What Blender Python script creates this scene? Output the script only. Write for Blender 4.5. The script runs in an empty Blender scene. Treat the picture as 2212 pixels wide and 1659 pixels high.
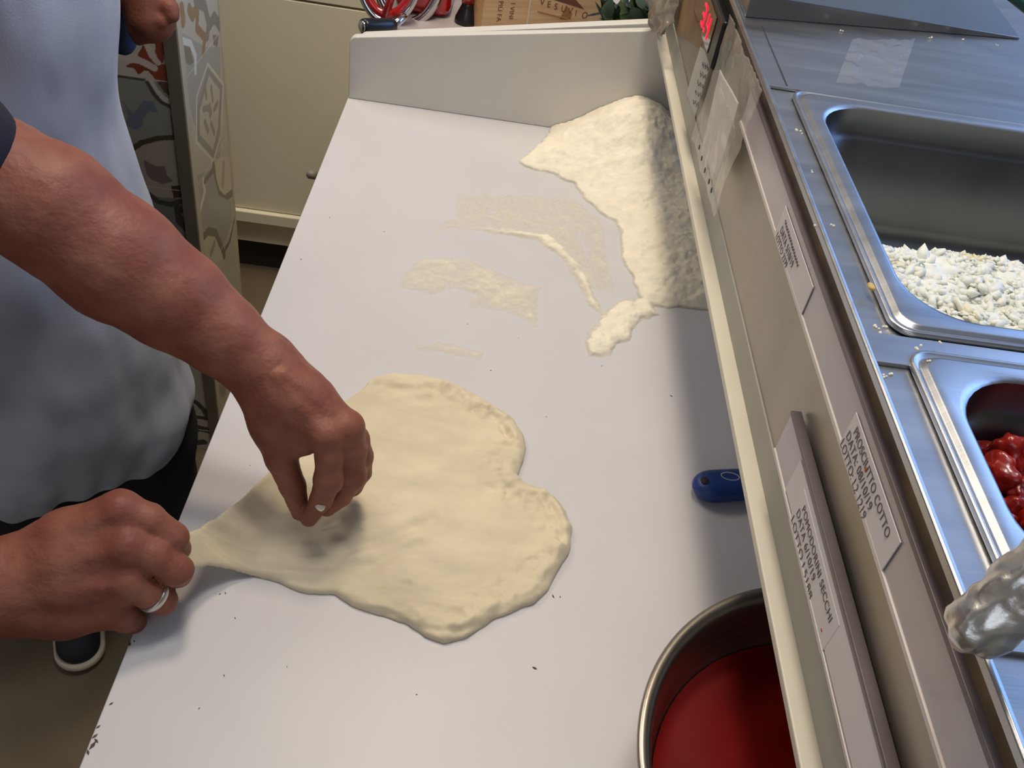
import bpy, bmesh, math, random
import numpy as np
from mathutils import Vector, Matrix

# ------------------------------------------------------------------ camera, world, lights, exposure
S = bpy.context.scene
COL = S.collection
PITCH, ROLL, YAW, FPX = 0.84298734, 0.18208437, -0.07938246, 1990.0
W, H = 2212.0, 1659.0
RM = Matrix.Rotation(YAW, 3, 'Z') @ Matrix.Rotation(PITCH, 3, 'X') @ Matrix.Rotation(ROLL, 3, 'Z')
CAM = Vector((0, 0, 0.66))
cd = bpy.data.cameras.new('camera')
cam = bpy.data.objects.new('camera', cd)
COL.objects.link(cam)
cam.matrix_world = Matrix.Translation(CAM) @ RM.to_4x4()
cd.sensor_fit = 'HORIZONTAL'
cd.sensor_width = 36
cd.lens = FPX * 36 / W
cd.clip_start = 0.01
S.camera = cam
S.view_settings.view_transform = 'Standard'
S.view_settings.look = 'None'
S.view_settings.gamma = 1
S.view_settings.use_curve_mapping = False
S.view_settings.exposure = 0.08
w = bpy.data.worlds.new('world')
S.world = w
w.use_nodes = True
w.node_tree.nodes['Background'].inputs[0].default_value = (0.6, 0.68, 0.85, 1)
w.node_tree.nodes['Background'].inputs[1].default_value = 0.2


def area(name, loc, target, sx, sy, energy, col):
    ld = bpy.data.lights.new(name, 'AREA')
    ld.shape = 'RECTANGLE'
    ld.size, ld.size_y = sx, sy
    ld.energy = energy
    ld.color = col
    o = bpy.data.objects.new(name, ld)
    COL.objects.link(o)
    o.location = loc
    o.rotation_euler = (Vector(target) - Vector(loc)).to_track_quat('-Z', 'Y').to_euler()
    return o


area('ceiling_lamp_far', (-0.05, 1.35, 2.1), (0.0, 1.2, 0), 0.30, 0.30, 16, (1.0, 0.82, 0.60))
area('ceiling_lamp_near', (-0.12, 0.25, 2.3), (-0.1, 0.4, 0), 0.4, 0.4, 2.5, (0.86, 0.91, 1.0))
area('cabinet_fill', (0.12, 0.80, 2.3), (-0.4, 2.1, -0.2), 0.5, 0.5, 20, (1.0, 0.95, 0.87))  # added fill that brightens the cabinet, end panel and tiles
area('bounce_fill_left', (-1.4, 1.9, 2.2), (0.2, 0.8, 0.0), 1.0, 0.8, 19, (1.0, 0.90, 0.76))  # added warm fill, stands in for wall bounce reaching under the unit
area('daylight_back', (-0.5, -2.1, 1.6), (-0.3, 1.2, 0.1), 1.8, 1.3, 11, (0.80, 0.88, 1.0))
area('daylight_side', (2.45, 1.5, 1.6), (0.2, 0.9, 0.2), 2.6, 1.2, 11, (0.55, 0.72, 1.0))


# ------------------------------------------------------------------ helpers
def ray(x, y):
    return RM @ Vector((x - W / 2, -(y - H / 2), -FPX))


def at(x, y, ax, v):
    """the point seen at image position x, y on the world plane axis ax = v"""
    d = ray(x, y)
    return CAM + d * ((v - CAM[ax]) / d[ax])


def D(x, y, dep):
    return CAM + ray(x, y) * (dep / FPX)


def tag(o, label=None, cat=None, group=None, kind=None):
    for k, v in (('label', label), ('category', cat), ('group', group), ('kind', kind)):
        if v:
            o[k] = v
    return o


def empty(name, loc=(0, 0, 0)):
    o = bpy.data.objects.new(name, None)
    COL.objects.link(o)
    o.location = loc
    o.empty_display_size = 0.02
    return o


def mk(name, verts, faces, mat, parent=None, smooth=False, bevel=0, origin=None):
    """link one mesh object; verts are world coordinates"""
    verts = np.array(verts, dtype=float).reshape(-1, 3)
    if origin is None:
        base = parent
        off = Vector((0, 0, 0))
        while base is not None:
            off += base.location
            base = base.parent
        if parent is None:
            mn, mx = verts.min(0), verts.max(0)
            o0 = Vector(((mn[0] + mx[0]) / 2, (mn[1] + mx[1]) / 2, mn[2]))
            loc = o0
        else:
            o0 = off
            loc = Vector((0, 0, 0))
    else:
        o0 = Vector(origin)
        loc = o0
    me = bpy.data.meshes.new(name)
    v = verts - np.array(o0)
    if isinstance(faces, np.ndarray):
        nf, k = faces.shape
        me.vertices.add(len(v))
        me.vertices.foreach_set('co', v.astype(np.float32).ravel())
        me.loops.add(nf * k)
        me.loops.foreach_set('vertex_index', faces.astype(np.int32).ravel())
        me.polygons.add(nf)
        me.polygons.foreach_set('loop_start', np.arange(0, nf * k, k, dtype=np.int32))
        me.update(calc_edges=True)
    else:
        me.from_pydata([tuple(p) for p in v], [], [tuple(f) for f in faces])
    me.validate()
    if smooth:
        me.polygons.foreach_set('use_smooth', np.ones(len(me.polygons), dtype=bool))
    me.materials.append(mat)
    me.update()
    o = bpy.data.objects.new(name, me)
    COL.objects.link(o)
    o.location = loc
    if parent is not None:
        o.parent = parent
    if bevel:
        m = o.modifiers.new('bevel', 'BEVEL')
        m.width = bevel
        m.segments = 3
        m.limit_method = 'ANGLE'
        m.angle_limit = math.radians(40)
        m.harden_normals = True
        me.polygons.foreach_set('use_smooth', np.ones(len(me.polygons), dtype=bool))
    return o


def boxvf(x0, x1, y0, y1, z0, z1):
    v = [(x0, y0, z0), (x1, y0, z0), (x1, y1, z0), (x0, y1, z0), (x0, y0, z1), (x1, y0, z1), (x1, y1, z1), (x0, y1, z1)]
    f = [(0, 3, 2, 1), (4, 5, 6, 7), (0, 1, 5, 4), (1, 2, 6, 5), (2, 3, 7, 6), (3, 0, 4, 7)]
    return v, f


def join(*vfs):
    V, F = [], []
    for v, f in vfs:
        n = len(V)
        V += [tuple(p) for p in v]
        F += [tuple(i + n for i in q) for q in f]
    return V, F


def box(name, b, mat, parent=None, bevel=0):
    v, f = boxvf(*b)
    return mk(name, v, f, mat, parent, bevel=bevel)


def prism_y(pts, y0, y1):
    """profile pts (x, z) swept along y"""
    n = len(pts)
    v = [(x, y0, z) for x, z in pts] + [(x, y1, z) for x, z in pts]
    f = [tuple(range(n - 1, -1, -1)), tuple(range(n, 2 * n))]
    f += [(i, (i + 1) % n, n + (i + 1) % n, n + i) for i in range(n)]
    return v, f


def fixn(o):
    bm = bmesh.new()
    bm.from_mesh(o.data)
    bmesh.ops.recalc_face_normals(bm, faces=bm.faces)
    bm.to_mesh(o.data)
    bm.free()
    return o


def lathe(prof, c, n=72):
    """prof (r, z) spun around c"""
    V, F = [], []
    for r, z in prof:
        for i in range(n):
            a = 2 * math.pi * i / n
            V.append((c[0] + r * math.cos(a), c[1] + r * math.sin(a), c[2] + z))
    for j in range(len(prof) - 1):
        for i in range(n):
            F.append((j * n + i, j * n + (i + 1) % n, (j + 1) * n + (i + 1) % n, (j + 1) * n + i))
    return V, F


def tube(path, radii, n=16, cap=True):
    """swept round section along a list of points"""
    V, F = [], []
    P = [Vector(p) for p in path]
    if not hasattr(radii, '__len__'):
        radii = [radii] * len(P)
    ref = None
    for i, p in enumerate(P):
        t = (P[min(i + 1, len(P) - 1)] - P[max(i - 1, 0)]).normalized()
        if ref is None:
            ref = t.orthogonal().normalized()
        ref = (ref - t * ref.dot(t)).normalized()
        b = t.cross(ref)
        for k in range(n):
            a = 2 * math.pi * k / n
            V.append(tuple(p + (ref * math.cos(a) + b * math.sin(a)) * radii[i]))
    for i in range(len(P) - 1):
        for k in range(n):
            F.append((i * n + k, i * n + (k + 1) % n, (i + 1) * n + (k + 1) % n, (i + 1) * n + k))
    if cap:
        F.append(tuple(range(n - 1, -1, -1)))
        F.append(tuple(range((len(P) - 1) * n, len(P) * n)))
    return V, F


def ring_path(rpts, thick, n=8):
    """closed tube along closed path"""
    P = [Vector(p) for p in rpts]
    m = len(P)
    V, F = [], []
    cen = sum(P, Vector()) / m
    for i, p in enumerate(P):
        t = (P[(i + 1) % m] - P[i - 1]).normalized()
        o = (p - cen)
        o = (o - t * o.dot(t)).normalized()
        b = t.cross(o)
        for k in range(n):
            a = 2 * math.pi * k / n
            V.append(tuple(p + (o * math.cos(a) * thick[0] + b * math.sin(a) * thick[1])))
    for i in range(m):
        for k in range(n):
            j = (i + 1) % m
            F.append((i * n + k, i * n + (k + 1) % n, j * n + (k + 1) % n, j * n + k))
    return V, F


def lattice(seed):
    return np.random.RandomState(seed).rand(64, 64, 64)


_lat = {}


def noise3(P, scale, seed=0):
    """smooth value noise in -1..1 for an (..., 3) array"""
    if seed not in _lat:
        _lat[seed] = lattice(seed)
    L = _lat[seed]
    q = np.asarray(P) / scale + 100.37
    i = np.floor(q).astype(int)
    f = q - i
    f = f * f * (3 - 2 * f)
    r = 0
    for a in (0, 1):
        for b in (0, 1):
            for c_ in (0, 1):
                wgt = (f[..., 0] if a else 1 - f[..., 0]) * (f[..., 1] if b else 1 - f[..., 1]) * (f[..., 2] if c_ else 1 - f[..., 2])
                r = r + wgt * L[(i[..., 0] + a) % 64, (i[..., 1] + b) % 64, (i[..., 2] + c_) % 64]
    return r * 2 - 1


def fbm(P, scale, seed=0, oct=3):
    r, a = 0, 1.0
    for k in range(oct):
        r = r + a * noise3(P, scale / 2 ** k, seed + k)
        a *= 0.5
    return r


def surface_nets(F, org, h):
    """numpy surface nets: F sampled on a grid, negative inside -> verts, quads"""
    s = F < 0
    nx, ny, nz = F.shape
    acc = np.zeros((nx - 1, ny - 1, nz - 1, 3))
    cnt = np.zeros((nx - 1, ny - 1, nz - 1))
    for ax in range(3):
        sl0 = [slice(None)] * 3
        sl1 = [slice(None)] * 3
        sl0[ax] = slice(0, -1)
        sl1[ax] = slice(1, None)
        a, b = F[tuple(sl0)], F[tuple(sl1)]
        cross = s[tuple(sl0)] != s[tuple(sl1)]
        t = np.where(cross, a / np.where(a - b == 0, 1, a - b), 0)
        oth = [d for d in range(3) if d != ax]
        for u in (0, 1):
            for v in (0, 1):
                sl = [slice(None)] * 3
                sl[oth[0]] = slice(u, (-1 if u == 0 else None))
                sl[oth[1]] = slice(v, (-1 if v == 0 else None))
                cc = cross[tuple(sl)]
                tt = t[tuple(sl)]
                cnt += cc
                acc[..., ax] += np.where(cc, tt, 0)
                acc[..., oth[0]] += cc * u
                acc[..., oth[1]] += cc * v
    act = cnt > 0
    idx = -np.ones(act.shape, dtype=int)
    n = act.sum()
    idx[act] = np.arange(n)
    ijk = np.argwhere(act)
    verts = (ijk + acc[act] / cnt[act][:, None]) * h + np.array(org)
    Q = []
    for ax in range(3):
        sl0 = [slice(1, -1)] * 3
        sl1 = [slice(1, -1)] * 3
        sl0[ax] = slice(0, -1)
        sl1[ax] = slice(1, None)
        a, b = s[tuple(sl0)], s[tuple(sl1)]
        e = np.argwhere(a != b)
        if len(e) == 0:
            continue
        sgn = a[tuple(e.T)]
        oth = [d for d in range(3) if d != ax]
        cell = e.copy()
        base = cell.copy()
        for d in oth:
            base[:, d] += 1
        q = []
        for (u, v) in ((0, 0), (1, 0), (1, 1), (0, 1)):
            c2 = base.copy()
            c2[:, oth[0]] -= u
            c2[:, oth[1]] -= v
            q.append(idx[c2[:, 0], c2[:, 1], c2[:, 2]])
        q = np.stack(q, 1)
        flip = sgn if ax != 1 else ~sgn
        q[~flip] = q[~flip][:, ::-1]
        Q.append(q)
    Q = np.concatenate(Q)
    Q = Q[(Q >= 0).all(1)]
    return verts, Q


def smin(a, b, k):
    hh = np.clip(0.5 + 0.5 * (b - a) / k, 0, 1)
    return b * (1 - hh) + a * hh - k * hh * (1 - hh)


class Sdf:
    """blend of tapered capsules, meshed as one continuous skin"""

    def __init__(self):
        self.p = []

    def chain(self, pts, rad, k=0.006, flat=None):
        pts = [Vector(p) for p in pts]
        for i in range(len(pts) - 1):
            self.p.append((np.array(pts[i]), np.array(pts[i + 1]), rad[i], rad[i + 1], k, flat))
        return self

    def carve(self, a, b, r, k=0.004):
        self.p.append((np.array(a), np.array(b), r, r, -k, None))
        return self

    def mesh(self, h, noise=None, pad=0.02):
        A = np.array([p[0] for p in self.p] + [p[1] for p in self.p])
        R = max(max(p[2], p[3]) for p in self.p)
        lo = A.min(0) - R - pad
        hi = A.max(0) + R + pad
        n = np.ceil((hi - lo) / h).astype(int) + 1
        ax = [lo[i] + np.arange(n[i]) * h for i in range(3)]
        Fd = np.full(tuple(n), 1.0, dtype=np.float64)
        for (a, b, ra, rb, k, flat) in self.p:
            m = max(ra, rb) * 1.3 + abs(k) * 2 + 3 * h
            l2 = np.minimum(a, b) - m
            h2 = np.maximum(a, b) + m
            i0 = np.clip(np.floor((l2 - lo) / h).astype(int), 0, n)
            i1 = np.clip(np.ceil((h2 - lo) / h).astype(int) + 1, 0, n)
            sl = tuple(slice(i0[d], i1[d]) for d in range(3))
            X, Y, Z = np.meshgrid(ax[0][sl[0]], ax[1][sl[1]], ax[2][sl[2]], indexing='ij')
            P = np.stack([X, Y, Z], -1)
            ab = b - a
            L = ab @ ab
            t = np.clip(((P - a) @ ab) / (L if L > 0 else 1), 0, 1)
            off = P - (a + t[..., None] * ab)
            q = (off ** 2).sum(-1)
            if flat is not None:
                nn = np.array(flat[0])
                nn = nn / np.linalg.norm(nn)
                q = q + (1 / flat[1] ** 2 - 1) * (off @ nn) ** 2
            d = np.sqrt(q) - (ra + (rb - ra) * t)
            if k < 0:
                Fd[sl] = -smin(-Fd[sl], d, -k)
            else:
                Fd[sl] = smin(Fd[sl], d, k)
        if noise:
            X, Y, Z = np.meshgrid(*ax, indexing='ij')
            near = np.abs(Fd) < 3 * h
            P = np.stack([X[near], Y[near], Z[near]], -1)
            Fd[near] += noise(P)
        return surface_nets(Fd, lo, h)


def catvf(parts):
    V, F, n = [], [], 0
    for v, f in parts:
        V.append(v)
        F.append(f + n)
        n += len(v)
    return np.concatenate(V), np.concatenate(F)


def poly_sd(px, py, poly):
    """signed distance to polygon, positive inside"""
    P = np.array(poly)
    n = len(P)
    best = np.full(px.shape, 1e9)
    ins = np.zeros(px.shape, bool)
    for i in range(n):
        a, b = P[i], P[(i + 1) % n]
        e = b - a
        wx, wy = px - a[0], py - a[1]
        t = np.clip((wx * e[0] + wy * e[1]) / (e @ e + 1e-12), 0, 1)
        best = np.minimum(best, (wx - t * e[0]) ** 2 + (wy - t * e[1]) ** 2)
        c_ = ((a[1] > py) != (b[1] > py)) & (px < (b[0] - a[0]) * (py - a[1]) / (b[1] - a[1] + 1e-12) + a[0])
        ins ^= c_
    d = np.sqrt(best)
    return np.where(ins, d, -d)


def line_d(px, py, pts):
    best = np.full(px.shape, 1e9)
    for a, b in zip(pts[:-1], pts[1:]):
        a, b = np.array(a), np.array(b)
        e = b - a
        wx, wy = px - a[0], py - a[1]
        t = np.clip((wx * e[0] + wy * e[1]) / (e @ e + 1e-12), 0, 1)
        best = np.minimum(best, (wx - t * e[0]) ** 2 + (wy - t * e[1]) ** 2)
    return np.sqrt(best)


def lin(c):
    return tuple(((v / 255) / 12.92 if v / 255 <= 0.04045 else ((v / 255 + 0.055) / 1.055) ** 2.4) for v in c) + (1,)


def mat(name, col, rough=0.5, metal=0, var=0.06, vscale=20, bump=0, bscale=200, spec=0.5, sub=0, subr=(1, .3, .15), col2=None,
        stretch=None, rvar=0, coat=0, alpha=1, trans=0, emit=0, vc=False, detail=4, thr=None, sheen=0):
    m = bpy.data.materials.new(name)
    m.use_nodes = True
    nt = m.node_tree
    N, L = nt.nodes, nt.links
    b = N['Principled BSDF']
    tc = N.new('ShaderNodeTexCoord')
    mp = N.new('ShaderNodeMapping')
    L.new(tc.outputs['Object'], mp.inputs[0])
    if stretch:
        mp.inputs['Scale'].default_value = stretch
    c1 = lin(col)
    c2 = lin(col2) if col2 else tuple(max(0, v * (1 - var * 2.5)) for v in c1[:3]) + (1,)
    nz = N.new('ShaderNodeTexNoise')
    nz.inputs['Scale'].default_value = vscale
    nz.inputs['Detail'].default_value = detail
    L.new(mp.outputs[0], nz.inputs['Vector'])
    if vc:
        at_ = N.new('ShaderNodeVertexColor')
        at_.layer_name = 'Col'
        L.new(at_.outputs[0], b.inputs['Base Color'])
    else:
        rp = N.new('ShaderNodeValToRGB')
        t = thr or (0.35, 0.68)
        rp.color_ramp.elements[0].position = t[0]
        rp.color_ramp.elements[0].color = c2
        rp.color_ramp.elements[1].position = t[1]
        rp.color_ramp.elements[1].color = c1
        L.new(nz.outputs[0], rp.inputs[0])
        L.new(rp.outputs[0], b.inputs['Base Color'])
    b.inputs['Roughness'].default_value = rough
    if rvar:
        mr = N.new('ShaderNodeMapRange')
        mr.inputs[3].default_value = rough - rvar
        mr.inputs[4].default_value = rough + rvar
        L.new(nz.outputs[0], mr.inputs[0])
        L.new(mr.outputs[0], b.inputs['Roughness'])
    b.inputs['Metallic'].default_value = metal
    b.inputs['Specular IOR Level'].default_value = spec
    if sub:
        b.inputs['Subsurface Weight'].default_value = sub
        b.inputs['Subsurface Radius'].default_value = subr
        b.inputs['Subsurface Scale'].default_value = 0.006
    if coat:
        b.inputs['Coat Weight'].default_value = coat
    if sheen:
        b.inputs['Sheen Weight'].default_value = sheen
    b.inputs['Alpha'].default_value = alpha
    b.inputs['Transmission Weight'].default_value = trans
    if emit:
        b.inputs['Emission Color'].default_value = c1
        b.inputs['Emission Strength'].default_value = emit
    if bump:
        n2 = N.new('ShaderNodeTexNoise')
        n2.inputs['Scale'].default_value = bscale
        n2.inputs['Detail'].default_value = 5
        L.new(mp.outputs[0], n2.inputs['Vector'])
        bp = N.new('ShaderNodeBump')
        bp.inputs['Strength'].default_value = bump
        bp.inputs['Distance'].default_value = 0.002
        L.new(n2.outputs[0], bp.inputs['Height'])
        L.new(bp.outputs[0], b.inputs['Normal'])
    return m


M = dict(
    wall=mat('wall_paint', (200, 190, 172), 0.8, var=0.03),
    ceiling=mat('ceiling_paint', (215, 210, 200), 0.9, var=0.02),
    floor=mat('floor_resin', (112, 98, 78), 0.45, var=0.12, vscale=3),
    worktop=mat('white_laminate', (205, 203, 205), 0.38, var=0.015, vscale=9, spec=0.35),
    board=mat('white_polyethylene', (214, 210, 202), 0.42, var=0.02, vscale=12),
    ledge=mat('cream_plastic', (214, 207, 190), 0.4, var=0.02),
    greyp=mat('grey_plastic', (168, 167, 157), 0.45, var=0.03),
    steel=mat('brushed_steel', (196, 198, 202), 0.33, metal=1, var=0.05, vscale=6, rvar=0.06, bump=0.04, bscale=60, stretch=(1, 12, 1)),
    steeld=mat('steel_face', (176, 168, 154), 0.38, metal=0.75, var=0.1, vscale=9, rvar=0.08, stretch=(1, 1.2, 0.5)),
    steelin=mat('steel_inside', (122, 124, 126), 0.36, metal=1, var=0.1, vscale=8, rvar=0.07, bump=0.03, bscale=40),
    rail=mat('clear_rail_plastic', (186, 177, 180), 0.25, var=0.05, vscale=7, coat=0.3, stretch=(1, .5, 3)),
    raile=mat('rail_edge', (214, 205, 200), 0.3, var=0.04),
    raildark=mat('rail_dark_edge', (104, 94, 98), 0.35, var=0.1),
    grimeshade=mat('grimy_shaded_gap', (118, 98, 70), 0.6, var=0.25, vscale=30, col2=(80, 70, 60)),
    paper=mat('paper_white', (226, 221, 220), 0.7, var=0.02),
    paper2=mat('paper_grey', (190, 190, 180), 0.7, var=0.05),
    ink=mat('pen_ink', (104, 99, 104), 0.6, var=0.1),
    orange=mat('sauce_stain', (178, 84, 42), 0.5, var=0.1),
    flour=mat('flour', (240, 232, 212), 0.95, var=0.03, vscale=60, bump=0.5, bscale=260, spec=0.1),
    dough=mat('pizza_dough', (222, 209, 180), 0.62, var=0.06, vscale=30, bump=0.5, bscale=70, sub=0.25, subr=(1, .7, .4), spec=0.25, stretch=(.6, 1.4, 1)),
    skin=mat('skin', (144, 92, 73), 0.52, var=0.08, vscale=34, bump=0.35, bscale=260, sub=0.12, col2=(126, 72, 58), spec=0.3),
    apron=mat('apron_cloth', (176, 180, 192), 0.85, var=0.03, vscale=12, bump=0.2, bscale=500, sheen=0.2),
    navy=mat('navy_cloth', (28, 28, 42), 0.85, var=0.1, bump=0.2, bscale=500),
    black=mat('black_cloth', (24, 24, 28), 0.9, var=0.1, bump=0.2, bscale=500),
    denim=mat('blue_cloth', (54, 72, 104), 0.85, var=0.12, bump=0.2, bscale=400),
    shoe=mat('navy_canvas', (32, 32, 40), 0.8, var=0.1, bump=0.3, bscale=500),
    sole=mat('white_rubber', (200, 190, 165), 0.55, var=0.06),
    hair=mat('dark_hair', (40, 30, 24), 0.6, var=0.2),
    silver=mat('silver_ring', (205, 202, 195), 0.3, metal=0.9, var=0.05),
    bowl=mat('bowl_steel', (172, 164, 152), 0.32, metal=0.95, var=0.08, vscale=12, rvar=0.08, bump=0.08, bscale=30, stretch=(1, 1, 14)),
    sauce=mat('tomato_sauce', (118, 8, 5), 0.5, var=0.12, vscale=14, bump=0.1, bscale=60, sub=0.05, spec=0.12),
    blue=mat('blue_plastic', (30, 62, 140), 0.42, var=0.1, vscale=40, col2=(26, 52, 110)),
    floury=mat('flour_smudge', (190, 190, 195), 0.9, var=0.1),
    cheese=mat('mozzarella', (232, 234, 222), 0.5, var=0.05, vscale=30, sub=0.2, subr=(1, .9, .6), bump=0.3, bscale=150, col2=(226, 212, 160), thr=(0.28, 0.42)),
    tomato=mat('tomato_flesh', (160, 30, 16), 0.28, var=0.2, vscale=50, sub=0.1, coat=0.35, col2=(88, 8, 10)),
    foil=mat('aluminium_foil', (222, 220, 215), 0.34, metal=1, var=0.03, bump=0.5, bscale=60),
    film=mat('clear_film', (236, 230, 216), 0.12, var=0.03, vscale=14, alpha=0.2, bump=0.5, bscale=45, coat=0.6),
    tape=mat('clear_tape_film', (200, 205, 215), 0.08, var=0.05, vscale=40, alpha=0.10, bump=1.0, bscale=45, coat=1.0),
    wrap=mat('grey_film', (158, 148, 132), 0.22, var=0.15, vscale=16, alpha=0.8, bump=0.8, bscale=30, coat=0.5),
    card=mat('brown_card', (148, 118, 84), 0.5, var=0.15, vscale=20, alpha=1),
    blackp=mat('black_plastic', (22, 22, 25), 0.3, var=0.1),
    screen=mat('dark_screen', (62, 52, 44), 0.15, var=0.1, coat=0.6),
    led=mat('red_led', (255, 20, 50), 0.5, emit=2.2, var=0),
    cream=mat('cream_lacquer', (236, 228, 200), 0.45, var=0.015, vscale=3),
    dark=mat('dark_void', (48, 44, 38), 0.7, var=0.1),
    tile=mat('printed_tile', (180, 176, 165), 0.32, vc=True),
    trim=mat('metal_corner_trim', (128, 118, 104), 0.4, metal=0.1, var=0.06),
    trimc=mat('cream_corner_trim', (206, 194, 166), 0.4, var=0.04),
    wood=mat('poplar_wood', (208, 168, 118), 0.55, var=0.08, vscale=10, stretch=(1, 1, 14), col2=(190, 148, 98), bump=0.1, bscale=80),
    burn=mat('burnt_print', (112, 66, 38), 0.7, var=0.1),
    burnl=mat('faded_print', (158, 104, 62), 0.7, var=0.1),
    marble=mat('grey_stone_top', (188, 178, 174), 0.3, var=0.06, vscale=5),
    redg=mat('red_enamel', (176, 24, 26), 0.18, var=0.08, coat=0.8),
    chrome=mat('chrome', (210, 208, 204), 0.1, metal=1, var=0.02),
    leaf=mat('bay_leaf', (62, 78, 44), 0.45, var=0.2, vscale=30, col2=(38, 52, 30)),
    stem=mat('stem_green', (80, 78, 50), 0.6, var=0.2),
    pot=mat('dark_pot', (34, 36, 34), 0.5, var=0.1),
    glass=mat('green_edged_glass', (120, 150, 140), 0.08, trans=0.85, var=0.02),
    glasse=mat('glass_edge', (26, 62, 56), 0.15, var=0.1),
    canopy=mat('steel_lid', (172, 174, 176), 0.24, metal=1, var=0.06, vscale=8, rvar=0.05),
    window=mat('daylit_window', (120, 165, 235), 0.5, emit=2.6, var=0),
    frame=mat('window_frame', (90, 90, 92), 0.4, var=0.05),
    knob=mat('grey_hinge', (120, 112, 100), 0.5, var=0.05),
    crumb=mat('dark_crumb', (84, 76, 66), 0.8, var=0.2),
    pink=mat('pink_ham', (196, 108, 104), 0.4, var=0.15),
)


def drift_mat():
    m = mat('flour_drift', (240, 232, 212), 0.95, var=0.03, vscale=60, bump=0.5, bscale=260, spec=0.1)
    nt = m.node_tree
    N, L = nt.nodes, nt.links
    a = N.new('ShaderNodeAttribute')
    a.attribute_name = 'cover'
    tc = N.new('ShaderNodeTexCoord')
    nz = N.new('ShaderNodeTexNoise')
    nz.inputs['Scale'].default_value = 55
    nz.inputs['Detail'].default_value = 5
    L.new(tc.outputs['Object'], nz.inputs['Vector'])
    ad = N.new('ShaderNodeMath')
    ad.operation = 'ADD'
    L.new(a.outputs['Fac'], ad.inputs[0])
    L.new(nz.outputs[0], ad.inputs[1])
    mr = N.new('ShaderNodeMapRange')
    mr.inputs[1].default_value = 0.30
    mr.inputs[2].default_value = 1.30
    L.new(ad.outputs[0], mr.inputs[0])
    L.new(mr.outputs[0], N['Principled BSDF'].inputs['Alpha'])
    return m


M['drift'] = drift_mat()


def struct(name, b, m):
    return tag(box(name, b, m), kind='structure')


# ------------------------------------------------------------------ the room
struct('floor', (-2.7, 2.7, -2.4, 4.1, -1.0, -0.9), M['floor'])
struct('ceiling', (-2.7, 2.7, -2.4, 4.1, 2.4, 2.5), M['ceiling'])
struct('wall_left', (-2.7, -2.6, -2.4, 4.1, -0.9, 2.4), M['wall'])
struct('wall_far', (-2.6, 2.6, 4.0, 4.1, -0.9, 2.4), M['wall'])
struct('wall_near', (-2.6, 2.6, -2.4, -2.3, -0.9, 2.4), M['wall'])
struct('wall_right', (2.6, 2.7, -2.4, 4.1, -0.9, 2.4), M['wall'])
v, f = boxvf(2.575, 2.59, 0.5, 3.9, 0.3, 2.3)
tag(mk('window_1', v, f, M['window']), kind='structure')
v, f = join(boxvf(2.56, 2.6, 0.42, 0.5, 0.22, 2.38), boxvf(2.56, 2.6, 3.9, 3.98, 0.22, 2.38), boxvf(2.56, 2.6, 0.5, 3.9, 0.22, 0.3),
            boxvf(2.56, 2.6, 0.5, 3.9, 2.3, 2.38), boxvf(2.56, 2.6, 2.17, 2.23, 0.3, 2.3))
tag(mk('trim_1', v, f, M['frame']), kind='structure')

# ------------------------------------------------------------------ tiled partition (left, behind the cook)
TY, TX = 1.40, at(433, 550, 1, 1.40)[0]


def paint_grid(name, parent, u0, u1, z0, z1, step, to3, fn, matl):
    us = np.arange(u0, u1 + 1e-6, step)
    zs = np.arange(z0, z1 + 1e-6, step)
    U, Z = np.meshgrid(us, zs, indexing='ij')
    nU, nZ = U.shape
    V = to3(U.ravel(), Z.ravel())
    i = np.arange(nU * nZ).reshape(nU, nZ)
    F = np.stack([i[:-1, :-1], i[1:, :-1], i[1:, 1:], i[:-1, 1:]], -1).reshape(-1, 4)
    o = mk(name, V, F, matl, parent)
    colr = fn(U.ravel(), Z.ravel())
    ca = o.data.color_attributes.new('Col', 'FLOAT_COLOR', 'POINT')
    buf = np.ones((len(colr), 4), np.float32)
    buf[:, :3] = colr
    ca.data.foreach_set('color', buf.ravel())
    return o


def LC(c):
    return np.minimum(np.array(lin(c)[:3]) * 1.45, 0.8)


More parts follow.
